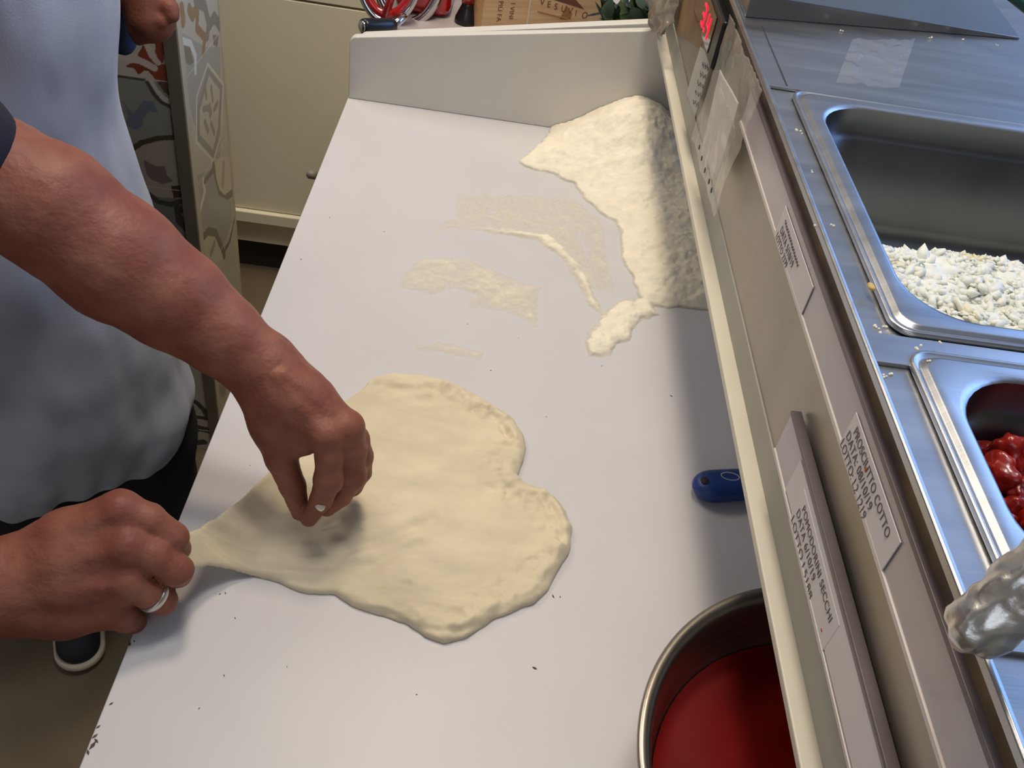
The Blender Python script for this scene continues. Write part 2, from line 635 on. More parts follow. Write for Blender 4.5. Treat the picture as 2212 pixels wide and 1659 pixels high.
def face_paint(U, Z):
    C = np.tile(LC((168, 160, 150)), (len(U), 1))
    px = lambda pts: [(lambda p: (p[0], p[2]))(at(x * 0.3375 + 240, y * 0.3375, 1, TY)) for x, y in pts]

    def fill(pts, c):
        C[poly_sd(U, Z, px(pts)) > 0] = LC(c)

    def stroke(pts, wd, c):
        C[line_d(U, Z, px(pts)) < wd] = LC(c)
    # upper tile: pale ground with a rust flower
    fill([(-400, 480), (250, 500), (420, 525), (420, -200), (-400, -250)], (178, 168, 158))
    fill([(330, 260), (420, 250), (420, 470), (360, 400), (330, 350)], (150, 158, 150))
    fill([(170, 350), (215, 270), (260, 340), (300, 400), (390, 430), (400, 525), (290, 515), (250, 470), (190, 400)], (124, 62, 44))
    fill([(280, 280), (300, 230), (325, 225), (335, 265), (362, 305), (340, 330), (335, 400), (310, 405), (285, 340)], (124, 62, 44))
    fill([(92, 425), (120, 405), (180, 405), (270, 440), (290, 470), (210, 450), (175, 480), (150, 440)], (118, 58, 42))
    stroke([(230, 290), (262, 360), (300, 400)], 0.005, (186, 174, 162))
    stroke([(60, 360), (150, 375), (210, 400), (275, 435)], 0.006, (186, 174, 162))
    stroke([(20, 490), (240, 520)], 0.0035, (78, 72, 60))
    # second tile: grey ground, dark outlines, blue leaf, pink quarter
    fill([(-400, 485), (20, 495), (240, 520), (420, 530), (440, 880), (330, 880), (200, 920), (110, 980), (60, 1100), (-400, 900)], (128, 130, 122))
    fill([(290, 520), (410, 525), (412, 640), (340, 590)], (86, 68, 60))
    fill([(345, 535), (405, 530), (408, 580), (370, 575)], (132, 72, 52))
    stroke([(245, 520), (290, 590), (340, 640), (415, 670)], 0.006, (182, 174, 166))
    stroke([(232, 530), (280, 610), (330, 660), (415, 698)], 0.0035, (74, 68, 58))
    stroke([(25, 500), (10, 640)], 0.005, (78, 72, 60))
    stroke([(405, 690), (418, 880)], 0.006, (74, 68, 58))
    fill([(75, 640), (110, 700), (150, 720), (205, 640), (270, 650), (300, 720), (240, 715), (200, 770), (210, 800), (160, 830), (80, 800), (110, 750)], (100, 108, 120))
    fill([(118, 975), (200, 915), (330, 885), (440, 885), (475, 1240), (380, 1300), (250, 1260)], (152, 142, 134))
    stroke([(115, 972), (190, 915), (300, 885), (445, 878)], 0.0045, (70, 62, 50))
    fill([(205, 1020), (290, 1065), (345, 1065), (355, 1120), (400, 1160), (330, 1180), (260, 1150), (230, 1120)], (112, 98, 92))
    fill([(385, 1190), (475, 1185), (480, 1260), (400, 1270)], (70, 52, 46))
    # third tile and down
    fill([(100, 1245), (480, 1275), (560, 1660), (700, 2300), (100, 2300)], (108, 110, 106))
    stroke([(240, 1240), (300, 1290), (380, 1310), (440, 1290)], 0.005, (68, 64, 58))
    stroke([(430, 1330), (440, 1420), (500, 1480)], 0.007, (64, 62, 58))
    fill([(450, 1370), (500, 1360), (510, 1430), (480, 1420)], (160, 158, 150))
    q = lambda pts: [((x - 240) / 0.3375, y / 0.3375) for x, y in pts]
    for p, wd in (([(405, 860), (425, 870), (440, 885), (448, 900)], 0.006), ([(400, 880), (420, 900), (450, 905)], 0.005),
                  ([(380, 960), (440, 955)], 0.008), ([(395, 935), (430, 925), (450, 930)], 0.009),
                  ([(385, 985), (395, 1010), (385, 1040), (395, 1070)], 0.006), ([(365, 1075), (420, 1080)], 0.004)):
        stroke(q(p), wd, (62, 58, 54))
    for p in ([(395, 975), (430, 975), (425, 1010), (398, 1015)], [(380, 1040), (402, 1035), (400, 1062), (375, 1065)]):
        fill(q(p), (140, 134, 126))
    # grout lines every 20 cm
    z0 = at(378, 179, 1, TY)[2]
    for k in range(-1, 5):
        C[np.abs(Z - (z0 - 0.2 * k)) < 0.0011] = LC((176, 168, 158))
    return C


def side_paint(U, Z):
    Y = U
    C = np.tile(LC((172, 164, 146)), (len(U), 1))
    px = lambda pts: [(lambda p: (p[1], p[2]))(at(x * 0.3375 + 240, y * 0.3375, 0, TX)) for x, y in pts]

    def fill(pts, c):
        C[poly_sd(Y, Z, px(pts)) > 0] = LC(c)

    def stroke(pts, wd, c):
        C[line_d(Y, Z, px(pts)) < wd] = LC(c)
    fill([(440, 200), (600, 300), (700, 300), (700, 1040), (560, 900), (480, 600)], (150, 146, 134))
    stroke([(555, 60), (548, 180), (600, 240), (590, 330)], 0.008, (140, 108, 80))
    stroke([(450, 60), (460, 130)], 0.012, (142, 112, 80))
    stroke([(500, 60), (520, 100), (550, 60)], 0.01, (140, 112, 84))
    stroke([(540, 0), (600, 40), (625, 150), (615, 230)], 0.010, (122, 116, 104))
    stroke([(625, 170), (660, 110), (705, 180)], 0.010, (122, 116, 104))
    stroke([(455, 260), (510, 280), (540, 360), (540, 460)], 0.006, (200, 194, 180))
    fill([(465, 290), (505, 300), (530, 400), (505, 420), (480, 400)], (118, 112, 92))
    fill([(650, 220), (690, 230), (680, 300), (655, 290)], (118, 112, 108))
    # diamond frame with a filigree heart
    dia = [(625, 450), (705, 560), (690, 820), (655, 990), (560, 880), (560, 700)]
    fill(dia, (176, 168, 150))
    stroke(dia + [dia[0]], 0.007, (136, 132, 122))
    dia2 = [(618, 410), (718, 540), (705, 860), (655, 1030), (545, 910), (548, 620)]
    stroke(dia2 + [dia2[0]], 0.003, (190, 182, 164))
    for a in ([(600, 560), (610, 620)], [(640, 560), (650, 640)], [(590, 700), (620, 690), (640, 720)], [(660, 700), (680, 660)],
              [(600, 780), (620, 840)], [(640, 790), (660, 850)], [(632, 680), (634, 740)]):
        stroke(a, 0.006, (140, 130, 112))
    fill([(655, 1060), (700, 1000), (765, 1010), (775, 1240), (730, 1265), (680, 1230)], (184, 174, 152))
    stroke([(655, 1060), (665, 1160), (690, 1240), (725, 1275), (775, 1235)], 0.008, (118, 110, 94))
    stroke([(720, 1050), (715, 1180)], 0.008, (150, 144, 130))
    fill([(540, 1120), (650, 1090), (690, 1250), (770, 1290), (775, 1400), (720, 1600), (580, 1600)], (150, 148, 138))
    stroke([(590, 1150), (600, 1230), (570, 1340)], 0.006, (196, 188, 168))
    stroke([(600, 1160), (650, 1090)], 0.006, (120, 112, 98))
    fill([(580, 1520), (640, 1475), (690, 1500), (720, 1660), (580, 1700)], (182, 172, 148))
    stroke([(575, 1540), (620, 1480), (670, 1490), (715, 1600), (725, 1640)], 0.008, (118, 110, 94))
    stroke([(730, 1600), (760, 1540), (790, 1400)], 0.006, (118, 110, 94))
    stroke([(640, 1620), (660, 1560)], 0.008, (150, 140, 120))
    for k in range(8):
        stroke([(600 + 6 * k, 1750 + 180 * k), (700 + 6 * k, 1790 + 180 * k)], 0.012, (140, 128, 104))
    z0 = at(378, 179, 1, TY)[2]
    for k in range(-1, 5):
        C[np.abs(Z - (z0 - 0.2 * k)) < 0.0011] = LC((186, 178, 160))
    return C


part = empty('tiled_partition', (-0.8, 1.5, -0.9))
tag(part, 'low partition faced with grey and rust patterned tiles behind the cook', 'partition')
PD = at(515, 560, 0, TX)[1]
box('core', (-1.3, TX - 0.004, TY + 0.004, PD - 0.002, -0.9, 0.155), M['dark'], part)
paint_grid('front_tiles', part, TX - 0.40, TX, -0.9, 0.155, 0.0014, lambda u, z: np.stack([u, np.full_like(u, TY), z], -1), face_paint, M['tile'])
paint_grid('side_tiles', part, TY, PD, -0.9, 0.155, 0.0016, lambda u, z: np.stack([np.full_like(u, TX), u, z], -1), side_paint, M['tile'])
box('corner_strip', (TX - 0.021, TX + 0.0015, TY - 0.005, TY + 0.002, -0.9, 0.155), M['trim'], part, bevel=0.0008)
box('edge_strip', (TX, TX + 0.002, TY, TY + 0.02, -0.9, 0.155), M['trimc'], part)
box('rear_strip', (TX, TX + 0.002, PD - 0.008, PD, -0.9, 0.155), M['trimc'], part)
box('cap', (-1.3, TX + 0.01, TY - 0.008, PD + 0.01, 0.155, 0.185), M['marble'], part, bevel=0.003)

# ------------------------------------------------------------------ cream cabinet beyond the work counter
CY = 2.05
zb = at(575, 470, 1, CY)[2]
zt = at(700, 10, 1, CY)[2]
cab = empty('cabinet', (-0.3, CY + 0.25, -0.9))
tag(cab, 'cream lacquered base cabinet standing behind the work counter', 'cabinet')
box('body', (-1.5, 0.3, CY + 0.02, CY + 0.55, -0.80, 0.14), M['cream'], cab)
box('door', (-1.5, 0.3, CY, CY + 0.019, zb + 0.02, zt - 0.002), M['cream'], cab, bevel=0.002)
box('drawer', (-1.5, 0.3, CY - 0.001, CY + 0.019, zt + 0.003, 0.13), M['cream'], cab, bevel=0.002)
box('bottom_rail', (-1.5, 0.3, CY - 0.012, CY + 0.02, zb - 0.016, zb + 0.018), M['cream'], cab, bevel=0.004)
box('plinth', (-1.5, 0.3, CY + 0.05, CY + 0.5, -0.9, zb - 0.03), M['dark'], cab)

# ------------------------------------------------------------------ white work counter
YB = 1.350
XL = -0.225
ctr = empty('work_counter', (0.1, 0.7, -0.9))
tag(ctr, 'white pizza work counter with a sloping white end panel', 'counter')
box('worktop', (XL, 0.62, 0.02, YB + 0.016, -0.03, 0.0), M['worktop'], ctr, bevel=0.0015)
box('cabinet_body', (XL + 0.035, 0.60, 0.06, YB, -0.82, -0.03), M['steel'], ctr)
box('plinth', (XL + 0.07, 0.56, 0.1, YB - 0.05, -0.9, -0.82), M['dark'], ctr)
zl = 0.096
zr = at(1420, 66, 1, YB)[2]
sl_ = (zr - zl) / (0.222 - XL)


def slope_panel(name, x0, x1, y0, y1, zbase, z0, slope, rnd, m, parent):
    pts = [(x0, zbase), (x1, zbase), (x1, z0 + slope * (x1 - x0))]
    for k in range(7):
        a = math.radians(90 * k / 6)
        pts.append((x0 + rnd - rnd * math.sin(a), z0 + slope * rnd - rnd + rnd * math.cos(a)))
    return fixn(mk(name, *prism_y(pts, y0, y1), m, parent, bevel=0.002))


slope_panel('end_panel', XL + 0.001, 0.40, YB, YB + 0.014, 0.0, zl, sl_, 0.012, M['board'], ctr)
slope_panel('rear_panel', XL + 0.012, 0.40, YB + 0.018, YB + 0.036, -0.03, 0.0925, (0.184 - 0.102) / 0.411, 0.012, M['board'], ctr)
p = at(683, 379, 2, -0.014)
mk('hinge', *tube([p, p + Vector((-0.010, 0.0, 0)), p + Vector((-0.013, 0, 0))], [0.006, 0.006, 0.003], 12), M['knob'], ctr, smooth=True)
# crumbs and marks left on the top
cr = []
random.seed(4)
for (x, y, s) in ((650, 560, 1.2), (712, 470, 1), (1155, 1443, 2), (1195, 1288, 1.6), (1210, 1289, 1), (1450, 855, 1.5), (1300, 790, 1), (1010, 700, .8),
                  (475, 1283, 1), (487, 1281, 1), (365, 1290, 1.2), (508, 1335, .8), (484, 1459, 1), (280, 1391, 2), (290, 1385, 1), (200, 1610, 3),
                  (205, 1590, 2), (212, 1570, 1.6), (240, 1520, 1.5), (190, 1625, 2), (208, 1600, 2), (1060, 800, 1), (830, 500, 1), (1120, 730, .7),
                  (430, 1530, .8), (620, 1440, .7), (900, 1500, .8), (1180, 900, .8), (1325, 690, 1), (560, 950, 1), (540, 1005, .7)):
    q = at(x, y, 2, 0.0004)
    s *= 0.0006
    a = random.random() * 3
    cr.append(([(q[0] + s * math.cos(a + k * 1.57) * (2.0 if k % 2 else .8), q[1] + s * math.sin(a + k * 1.57) * (2.0 if k % 2 else .8), 0.0003 + 0.0004 * (k % 2)) for k in range(4)], [(0, 1, 2, 3)]))
o = mk('crumbs', *join(*cr), M['crumb'])
tag(o, 'dark crumbs scattered over the white worktop', 'crumbs', kind='stuff')

# ------------------------------------------------------------------ flour
def gpts(pts, z=0.0):
    return [tuple(at(x, y, 2, z)[:2]) for x, y in pts]


g = 0.0017
xs = np.arange(-0.17, 0.40, g)
ys = np.arange(0.72, YB - 0.001, g)
X, Y = np.meshgrid(xs, ys, indexing='ij')
P3 = np.stack([X, Y, X * 0], -1)
edge = 0.005 * fbm(P3, 0.024, 11, 4)
Hh = np.full(X.shape, -0.002)
n1, n2, n3 = fbm(P3, 0.035, 3, 4), fbm(P3, 0.012, 7, 4), fbm(P3, 0.005, 17, 2)
front = gpts([(1122, 352), (1150, 322), (1185, 288)])
poly = front + [(0.10, 1.50), (0.60, 1.50), (0.60, 0.76)] + gpts([(1600, 690), (1545, 676), (1470, 668), (1425, 664), (1385, 655), (1362, 610), (1340, 560), (1338, 500), (1322, 478), (1290, 462), (1262, 425), (1235, 398), (1195, 375), (1150, 366)])
d = poly_sd(X, Y, poly) + edge
pk = lambda cx, cy, sx, sy, h_: h_ * np.exp(-((X - cx) / sx) ** 2 - ((Y - cy) / sy) ** 2)
c1 = at(1330, 300, 2, 0.03)
hp = 0.006 + pk(c1[0] + .02, c1[1] + 0.01, 0.07, 0.09, 0.026) + pk(0.225, 1.32, 0.09, 0.09, 0.046) + pk(0.30, 1.12, .12, .2, 0.014) + pk(0.2, 1.05, .06, .09, .008)
ridge = np.maximum(0, noise3(P3 * np.array([1, 1.6, 1]), 0.03, 23))
hA = np.where(d > 0, np.minimum(hp * (1 - np.exp(-np.maximum(d, 0) / 0.022)) + np.minimum(d * .6, .003) + (0.0040 * n1 + 0.0026 * n2 + 0.0009 * n3 + .005 * ridge) * np.clip(d / 0.02, 0, 1), d * 0.7), -0.002)
Hh = np.maximum(Hh, hA)


def film(pts, t, nz=1.0, ew=0.013, line=None):
    global Hh
    dd = (poly_sd(X, Y, gpts(pts)) if line is None else line - line_d(X, Y, gpts(pts))) + edge * 0.8
    hh = np.where(dd > 0, np.sin(np.clip(dd / ew, 0, 1) * 1.5708) ** 1.3 * t * (0.85 + nz * (0.30 * n2 + 0.35 * n1)) + 0.12 * t * n3, -0.002)
    Hh = np.maximum(Hh, hh)


film([(1268, 772), (1262, 742), (1280, 708), (1305, 680), (1335, 655), (1372, 640), (1388, 690), (1362, 735), (1330, 742), (1322, 770), (1298, 776)], 0.0075)
film([(1290, 690), (1330, 650), (1400, 640), (1420, 680), (1370, 700)], 0.006)
film([(1000, 492), (1060, 488), (1130, 498), (1190, 508), (1235, 545), (1268, 590), (1290, 640), (1310, 690), (1270, 660), (1240, 600), (1215, 560), (1160, 520), (1080, 512)], 0.0042)
film([(915, 512), (960, 478), (1010, 460), (1100, 455), (1200, 465), (1245, 490), (1265, 540), (1285, 590), (1300, 640), (1250, 600), (1215, 545), (1160, 505), (1060, 492), (960, 500)], 0.0010)
film([(972, 428), (1040, 421), (1110, 423), (1190, 424), (1215, 436)], 0.0022, line=0.0022)
film([(1240, 444), (1290, 460), (1330, 466)], 0.004, line=0.004)
film([(905, 505), (960, 492)], 0.0016, line=0.0016)
film([(866, 618), (872, 590), (900, 560), (965, 552), (1010, 560), (1048, 572), (1085, 590), (1130, 612), (1167, 620), (1166, 715), (1130, 692), (1080, 670), (1000, 666), (1030, 640), (985, 625), (930, 640), (890, 628)], 0.0018)
film([(890, 744), (950, 738), (1000, 745), (1045, 762), (1040, 780), (975, 766), (900, 760)], 0.0012)
film([(985, 415), (1240, 430), (1300, 470), (1330, 640), (1290, 630), (1250, 500), (1100, 455), (980, 470)], 0.0007)
keep = Hh > 0.00004
cell = keep[:-1, :-1] | keep[1:, :-1] | keep[:-1, 1:] | keep[1:, 1:]
i = np.arange(X.size).reshape(X.shape)
Fq = np.stack([i[:-1, :-1], i[1:, :-1], i[1:, 1:], i[:-1, 1:]], -1)[cell]
use = np.unique(Fq)
rm = -np.ones(X.size, int)
rm[use] = np.arange(len(use))
V = np.stack([X.ravel(), Y.ravel(), np.maximum(Hh, -0.0006).ravel()], -1)[use]
o = mk('flour', V, rm[Fq], M['drift'], smooth=True)
ca = o.data.attributes.new('cover', 'FLOAT', 'POINT')
ca.data.foreach_set('value', np.clip(Hh.ravel()[use] / 0.0042, 0, 1).astype(np.float32))
tag(o, 'heap of cream flour against the end panel with thin drifts swept across the worktop', 'flour', kind='stuff')

# ------------------------------------------------------------------ dough
OUT = [(395, 1160), (430, 1152), (470, 1132), (520, 1097), (560, 1055), (600, 1012), (650, 950), (700, 900), (745, 865), (790, 838), (808, 818), (850, 808), (890, 808),
       (940, 815), (990, 833), (1040, 858), (1085, 888), (1110, 908), (1125, 938), (1133, 968), (1129, 1000), (1117, 1030), (1130, 1043), (1165, 1053),
       (1200, 1073), (1225, 1103), (1236, 1140), (1230, 1180), (1215, 1222), (1187, 1270), (1155, 1302), (1110, 1322), (1070, 1338), (1010, 1375), (960, 1384),
       (920, 1370), (880, 1340), (820, 1326), (760, 1306), (722, 1284), (690, 1282), (650, 1275), (600, 1255), (550, 1232), (500, 1219), (450, 1212), (398, 1216)]


def liftpx(x):
    t = min(max((600 - x) / 215.0, 0), 1)
    return 0.058 * t ** 1.6


OW = [at(x, y, 2, liftpx(x) + 0.004) for x, y in OUT]
tail = [D(360, 1215, 0.712), D(360, 1172, 0.712)]
poly = [(p[0], p[1]) for p in OW] + [(p[0], p[1]) for p in tail]
h = 0.0014
xs = np.arange(-0.26, 0.15, h)
ys = np.arange(0.39, 0.78, h)
zs = np.arange(-0.006, 0.085, h)
X2, Y2 = np.meshgrid(xs, ys, indexing='ij')
P2 = np.stack([X2, Y2, X2 * 0], -1)
d2 = poly_sd(X2, Y2, poly) + 0.0025 * fbm(P2, 0.03, 31, 3) * np.clip((X2 + 0.17) / 0.05, 0, 1)
xr = [at(600, 1150, 2, 0)[0], D(385, 1190, 0.71)[0]]
tt = np.clip((xr[0] - X2) / (xr[0] - xr[1]), 0, 1.15)
lift = 0.058 * tt ** 1.6
thick = 0.0085 - 0.0035 * np.clip(tt * 2 + 0.2, 0, 1)
right = np.clip((X2 + 0.10) / 0.12, 0, 1)
rimb = np.exp(-((d2 - 0.010) / 0.008) ** 2)
pf0 = D(668, 1122, 0.79)
lump = fbm(P2, 0.022, 41, 3)
fine = fbm(P2, 0.008, 47, 3)
fx, fy = -0.21, 0.455
ang = np.arctan2(Y2 - fy, X2 - fx)
rr = np.hypot(X2 - fx, Y2 - fy)
A3 = np.stack([ang * 0.25, rr * 0.12, ang * 0], -1)
folds = noise3(A3, 0.018, 51) * np.exp(-rr / 0.16)
wide = np.exp(-((d2 - 0.02) / 0.02) ** 2)
top = thick + right * rimb * (0.0035 + 0.0040 * lump) + 0.0013 * lump * right + 0.0010 * fine * (0.45 + 2.2 * right * wide) + 0.0042 * folds
pr_ = np.stack([np.arctan2(Y2 - pf0[1], X2 - pf0[0]) * 0.2, X2 * 0, X2 * 0], -1)
rp2 = np.hypot(X2 - pf0[0], Y2 - pf0[1])
top = np.maximum(top, 0.0045)
top = top + 0.0022 * noise3(pr_, 0.03, 57) * np.clip(rp2 / 0.02, 0, 1) * np.exp(-rp2 / 0.05)
pf = D(668, 1122, 0.79)
dd = np.hypot(X2 - pf[0] - .012, Y2 - pf[1] + .004)
top = top - 0.002 * np.exp(-(dd / 0.02) ** 2) + 0.0025 * np.exp(-((dd - 0.035) / 0.012) ** 2) * (0.5 + 0.5 * folds)
for pts, amp, wd in (([(905, 1180), (860, 1190), (780, 1225)], -0.0022, 0.006), ([(930, 1120), (840, 1165), (770, 1180)], -0.0024, 0.006),
                     ([(880, 1262), (960, 1290), (1040, 1295)], -0.0014, 0.004), ([(815, 830), (870, 840), (940, 838)], -0.0022, 0.004),
                     ([(1060, 890), (1090, 930), (1100, 950)], -0.0022, 0.003), ([(1180, 1080), (1205, 1120), (1210, 1170)], -0.0025, 0.003),
                     ([(800, 1315), (850, 1325), (885, 1348)], -0.0030, 0.002), ([(1080, 1290), (1090, 1310), (1075, 1325)], -0.002, 0.003),
                     ([(900, 1355), (980, 1365), (1050, 1345)], -0.002, 0.0025), ([(870, 870), (950, 860), (1020, 885)], -0.0016, 0.006)):
    ld = line_d(X2, Y2, gpts(pts, 0.008))
    top = top + amp * np.exp(-(ld / wd) ** 2) - 0.5 * amp * np.exp(-((ld - wd * 2) / wd) ** 2)
ew = 0.006 + 0.003 * right
prof = np.sqrt(np.clip(1 - (1 - np.clip(d2 / ew, 0, 1)) ** 2, 0, 1))
Z3 = zs[None, None, :]
topz = (lift + np.maximum(top, 0.0042) * (0.35 + 0.65 * prof))[..., None]
botz = (lift - 0.0004 - 0.0016 * np.clip(tt * 6, 0, 1))[..., None]
Fd = np.maximum(np.maximum(Z3 - topz, botz - Z3), -d2[..., None])
V, Q = surface_nets(Fd, (xs[0], ys[0], zs[0]), h)
o = mk('pizza_dough', V, Q, M['dough'], smooth=True)
sm = o.modifiers.new('smooth', 'SMOOTH')
sm.factor = 0.5
sm.iterations = 4
tag(o, 'stretched sheet of pale pizza dough lying on the white worktop', 'dough')

# ------------------------------------------------------------------ bowl of sauce, blue handled scraper
BC = (0.300, 0.283)
bowl = empty('sauce_bowl', (BC[0], BC[1], 0))
tag(bowl, 'large round steel bowl half full of red tomato sauce', 'bowl')
prof = [(0.0, 0.0), (0.06, 0.0), (0.085, 0.002), (0.112, 0.014), (0.130, 0.034), (0.141, 0.062), (0.1475, 0.094), (0.1530, 0.0975), (0.1545, 0.100), (0.1535, 0.1025), (0.1495, 0.1025), (0.1455, 0.1000),
        (0.1435, 0.094), (0.1385, 0.062), (0.1275, 0.036), (0.110, 0.017), (0.084, 0.005), (0.06, 0.003), (0.0, 0.003)]
v, f = lathe(prof, (BC[0], BC[1], 0.0005), 120)
mk('shell', v, f, M['bowl'], bowl, smooth=True)
ns = 60
V = [(BC[0], BC[1], 0.050)]
F = []
for j in range(1, 25):
    for k in range(ns):
        a = 2 * math.pi * k / ns
        r = 0.1330 * j / 24
        V.append((BC[0] + r * math.cos(a), BC[1] + r * math.sin(a), 0.050 + 0.0006 * math.sin(r * 90 + a * 3) * math.cos(a * 2 + r * 40) + (0.0012 if j == 24 else 0)))
for k in range(ns):
    F.append((0, 1 + k, 1 + (k + 1) % ns))
for j in range(23):
    for k in range(ns):
        F.append((1 + j * ns + k, 1 + (j + 1) * ns + k, 1 + (j + 1) * ns + (k + 1) % ns, 1 + j * ns + (k + 1) % ns))
o = mk('tomato_sauce', V, F, M['sauce'], smooth=True)
tag(o, 'red tomato sauce filling the bottom of the steel bowl', 'sauce', kind='stuff')

sc = empty('dough_scraper', (0.30, 0.62, 0))
tag(sc, 'blue plastic handled scraper pushed under the topping unit ledge', 'scraper')
pa, pb = Vector((0.256, 0.613, 0.0115)), Vector((0.385, 0.645, 0.0115))
ax_ = (pb - pa).normalized()
sd = Vector((-ax_.y, ax_.x, 0))
V, F = [], []
nst, nr = 36, 28
for i in range(nst + 1):
    t = i / nst
    s = t * (pb - pa).length
    wdt = 0.0185 * math.sqrt(max(1e-4, 1 - (1 - min(1, s / 0.028)) ** 2.2)) * (1 - 0.16 * t)
    hgt = 0.0105 * math.sqrt(max(1e-4, 1 - (1 - min(1, s / 0.016)) ** 2)) * (1 - 0.1 * t)
    c_ = pa - ax_ * 0.016 + ax_ * s
    for k in range(nr):
        a = 2 * math.pi * k / nr
        ca, sa = math.cos(a), math.sin(a)
        e = 0.75
        V.append(tuple(c_ + sd * wdt * math.copysign(abs(ca) ** e, ca) + Vector((0, 0, 1)) * hgt * math.copysign(abs(sa) ** e, sa)))
for i in range(nst):
    for k in range(nr):
        F.append((i * nr + k, (i + 1) * nr + k, (i + 1) * nr + (k + 1) % nr, i * nr + (k + 1) % nr))
F.append(tuple(range(nr)))
F.append(tuple(range(nst * nr + nr - 1, nst * nr - 1, -1)))
hd = fixn(mk('handle', V, F, M['blue'], sc, smooth=True))
hc = at(1523, 1037, 2, 0.022)
v, f = lathe([(0.0, 0.0), (0.0042, 0.0), (0.0046, 0.0004), (0.0042, 0.0008), (0.0, 0.0009)], (hc[0], hc[1], 0.0212), 24)
mk('hanging_hole', v, f, M['dark'], hd, smooth=True)
c0 = at(1578, 1028, 2, 0.0222)
mk('emblem', *ring_path([(c0[0] + .009 * math.cos(t), c0[1] + .005 * math.sin(t), 0.0214) for t in np.linspace(0, 6.283, 40)[:-1]], (0.0007, 0.0006)), M['floury'], hd, smooth=True)
b0 = pb - ax_ * 0.02
v = []
for zz in (0.0095, 0.0120):
    for u, s in ((0.0, 0.010), (0.02, 0.05), (0.11, 0.05), (0.11, -0.05), (0.02, -0.05), (0.0, -0.010)):
        q = b0 + ax_ * u + sd * s
        v.append((q.x, q.y, zz))
f = [(5, 4, 3, 2, 1, 0), (6, 7, 8, 9, 10, 11)] + [(k, (k + 1) % 6, 6 + (k + 1) % 6, 6 + k) for k in range(6)]
mk('blade', v, f, M['steel'], sc)

# ------------------------------------------------------------------ refrigerated topping unit
UX0, UX1, UY0, UY1, UZ0, UZ1 = 0.226, 0.86, 0.03, 1.40, 0.160, 0.355
FX = 0.234
unit = empty('topping_unit', (0.5, 0.7, 0.0))
tag(unit, 'stainless steel topping unit raised along the right of the worktop', 'refrigerated counter')
box('front_ledge', (0.221, FX + 0.004, UY0, YB + 0.03, 0.168, 0.175), M['ledge'], unit, bevel=0.0012)
box('lower_strip', (FX, FX + 0.004, UY0, YB + 0.03, 0.1755, 0.2035), M['greyp'], unit, bevel=0.0008)
box('front_panel', (FX + 0.0015, FX + 0.004, UY0, UY1, 0.2035, 0.350), M['steeld'], unit)
box('lip_gap', (0.2305, FX + 0.004, UY0, 0.92, 0.3375, 0.3455), M['grimeshade'], unit)  # strip in the gap under the lip; its brown paints grime and shaded steel
v, f = join(boxvf(FX + 0.0045, UX1, UY0, UY1, 0.168, 0.172), boxvf(UX1 - 0.01, UX1, UY0, UY1, 0.172, UZ1 - 0.003),
            boxvf(FX + 0.0045, UX1 - 0.01, UY0, UY0 + 0.01, 0.172, UZ1 - 0.003), boxvf(FX + 0.0045, UX1 - 0.01, UY1 - 0.01, UY1, 0.172, UZ1 - 0.003))
mk('housing', v, f, M['steel'], unit)
v, f = join(boxvf(0.50, 0.56, 0.08, 0.14, 0.0005, 0.168), boxvf(0.50, 0.56, 1.24, 1.30, 0.0005, 0.168))
mk('support', *boxvf(0.52, 0.60, 0.06, 0.12, 0.0005, 0.168), M['steel'], unit)
mk('support', *boxvf(0.52, 0.60, 1.24, 1.30, 0.0005, 0.168), M['steel'], unit)
# deck round the wells: L shaped lip and flat plates
v, f = join(boxvf(UX0 + 0.004, 0.262, UY0, 0.760, 0.3515, 0.353), boxvf(UX0 + 0.004, UX1, 0.760, UY1, 0.3535, 0.3555), boxvf(0.78, UX1, UY0, 0.7598, 0.3515, 0.353))
mk('deck', v, f, M['steel'], unit)
mk('front_lip', *prism_y([(0.226, 0.3505), (0.2305, 0.3505), (0.2305, 0.3535), (0.2300, 0.3555), (0.2275, 0.3565), (0.2262, 0.3555)], UY0, UY1), M['steel'], unit, bevel=0.0006)
for yy0, yy1 in ((0.3985, 0.4255), (0.2165, 0.2365)):
    box('divider_bar', (0.2265, 0.78, yy0, yy1, 0.3530, 0.3558), M['steel'], unit, bevel=0.0006)
# price rails
box('upper_rail', (0.2275, 0.2300, UY0, 0.80, 0.3035, 0.3335), M['rail'], unit)
for nm, zz0, zz1, m_ in (('rail_bottom_edge', 0.3000, 0.3035, 'raile'), ('rail_top_edge', 0.3335, 0.3372, 'raildark')):
    box(nm, (0.2262, 0.2335, UY0, 0.80, zz0, zz1), M[m_], unit, bevel=0.0005)
box('lower_rail', (0.2275, 0.2300, UY0, 0.460, 0.2215, 0.2550), M['rail'], unit)
for nm, zz0, zz1, m_ in (('rail_bottom_edge', 0.2185, 0.2215, 'raile'), ('rail_top_edge', 0.2550, 0.2580, 'raildark')):
    box(nm, (0.2262, 0.2335, UY0, 0.460, zz0, zz1), M[m_], unit, bevel=0.0005)
box('panel_seam', (0.2455, 0.2468, 0.765, 0.90, 0.3554, 0.3559), M['steelin'], unit)


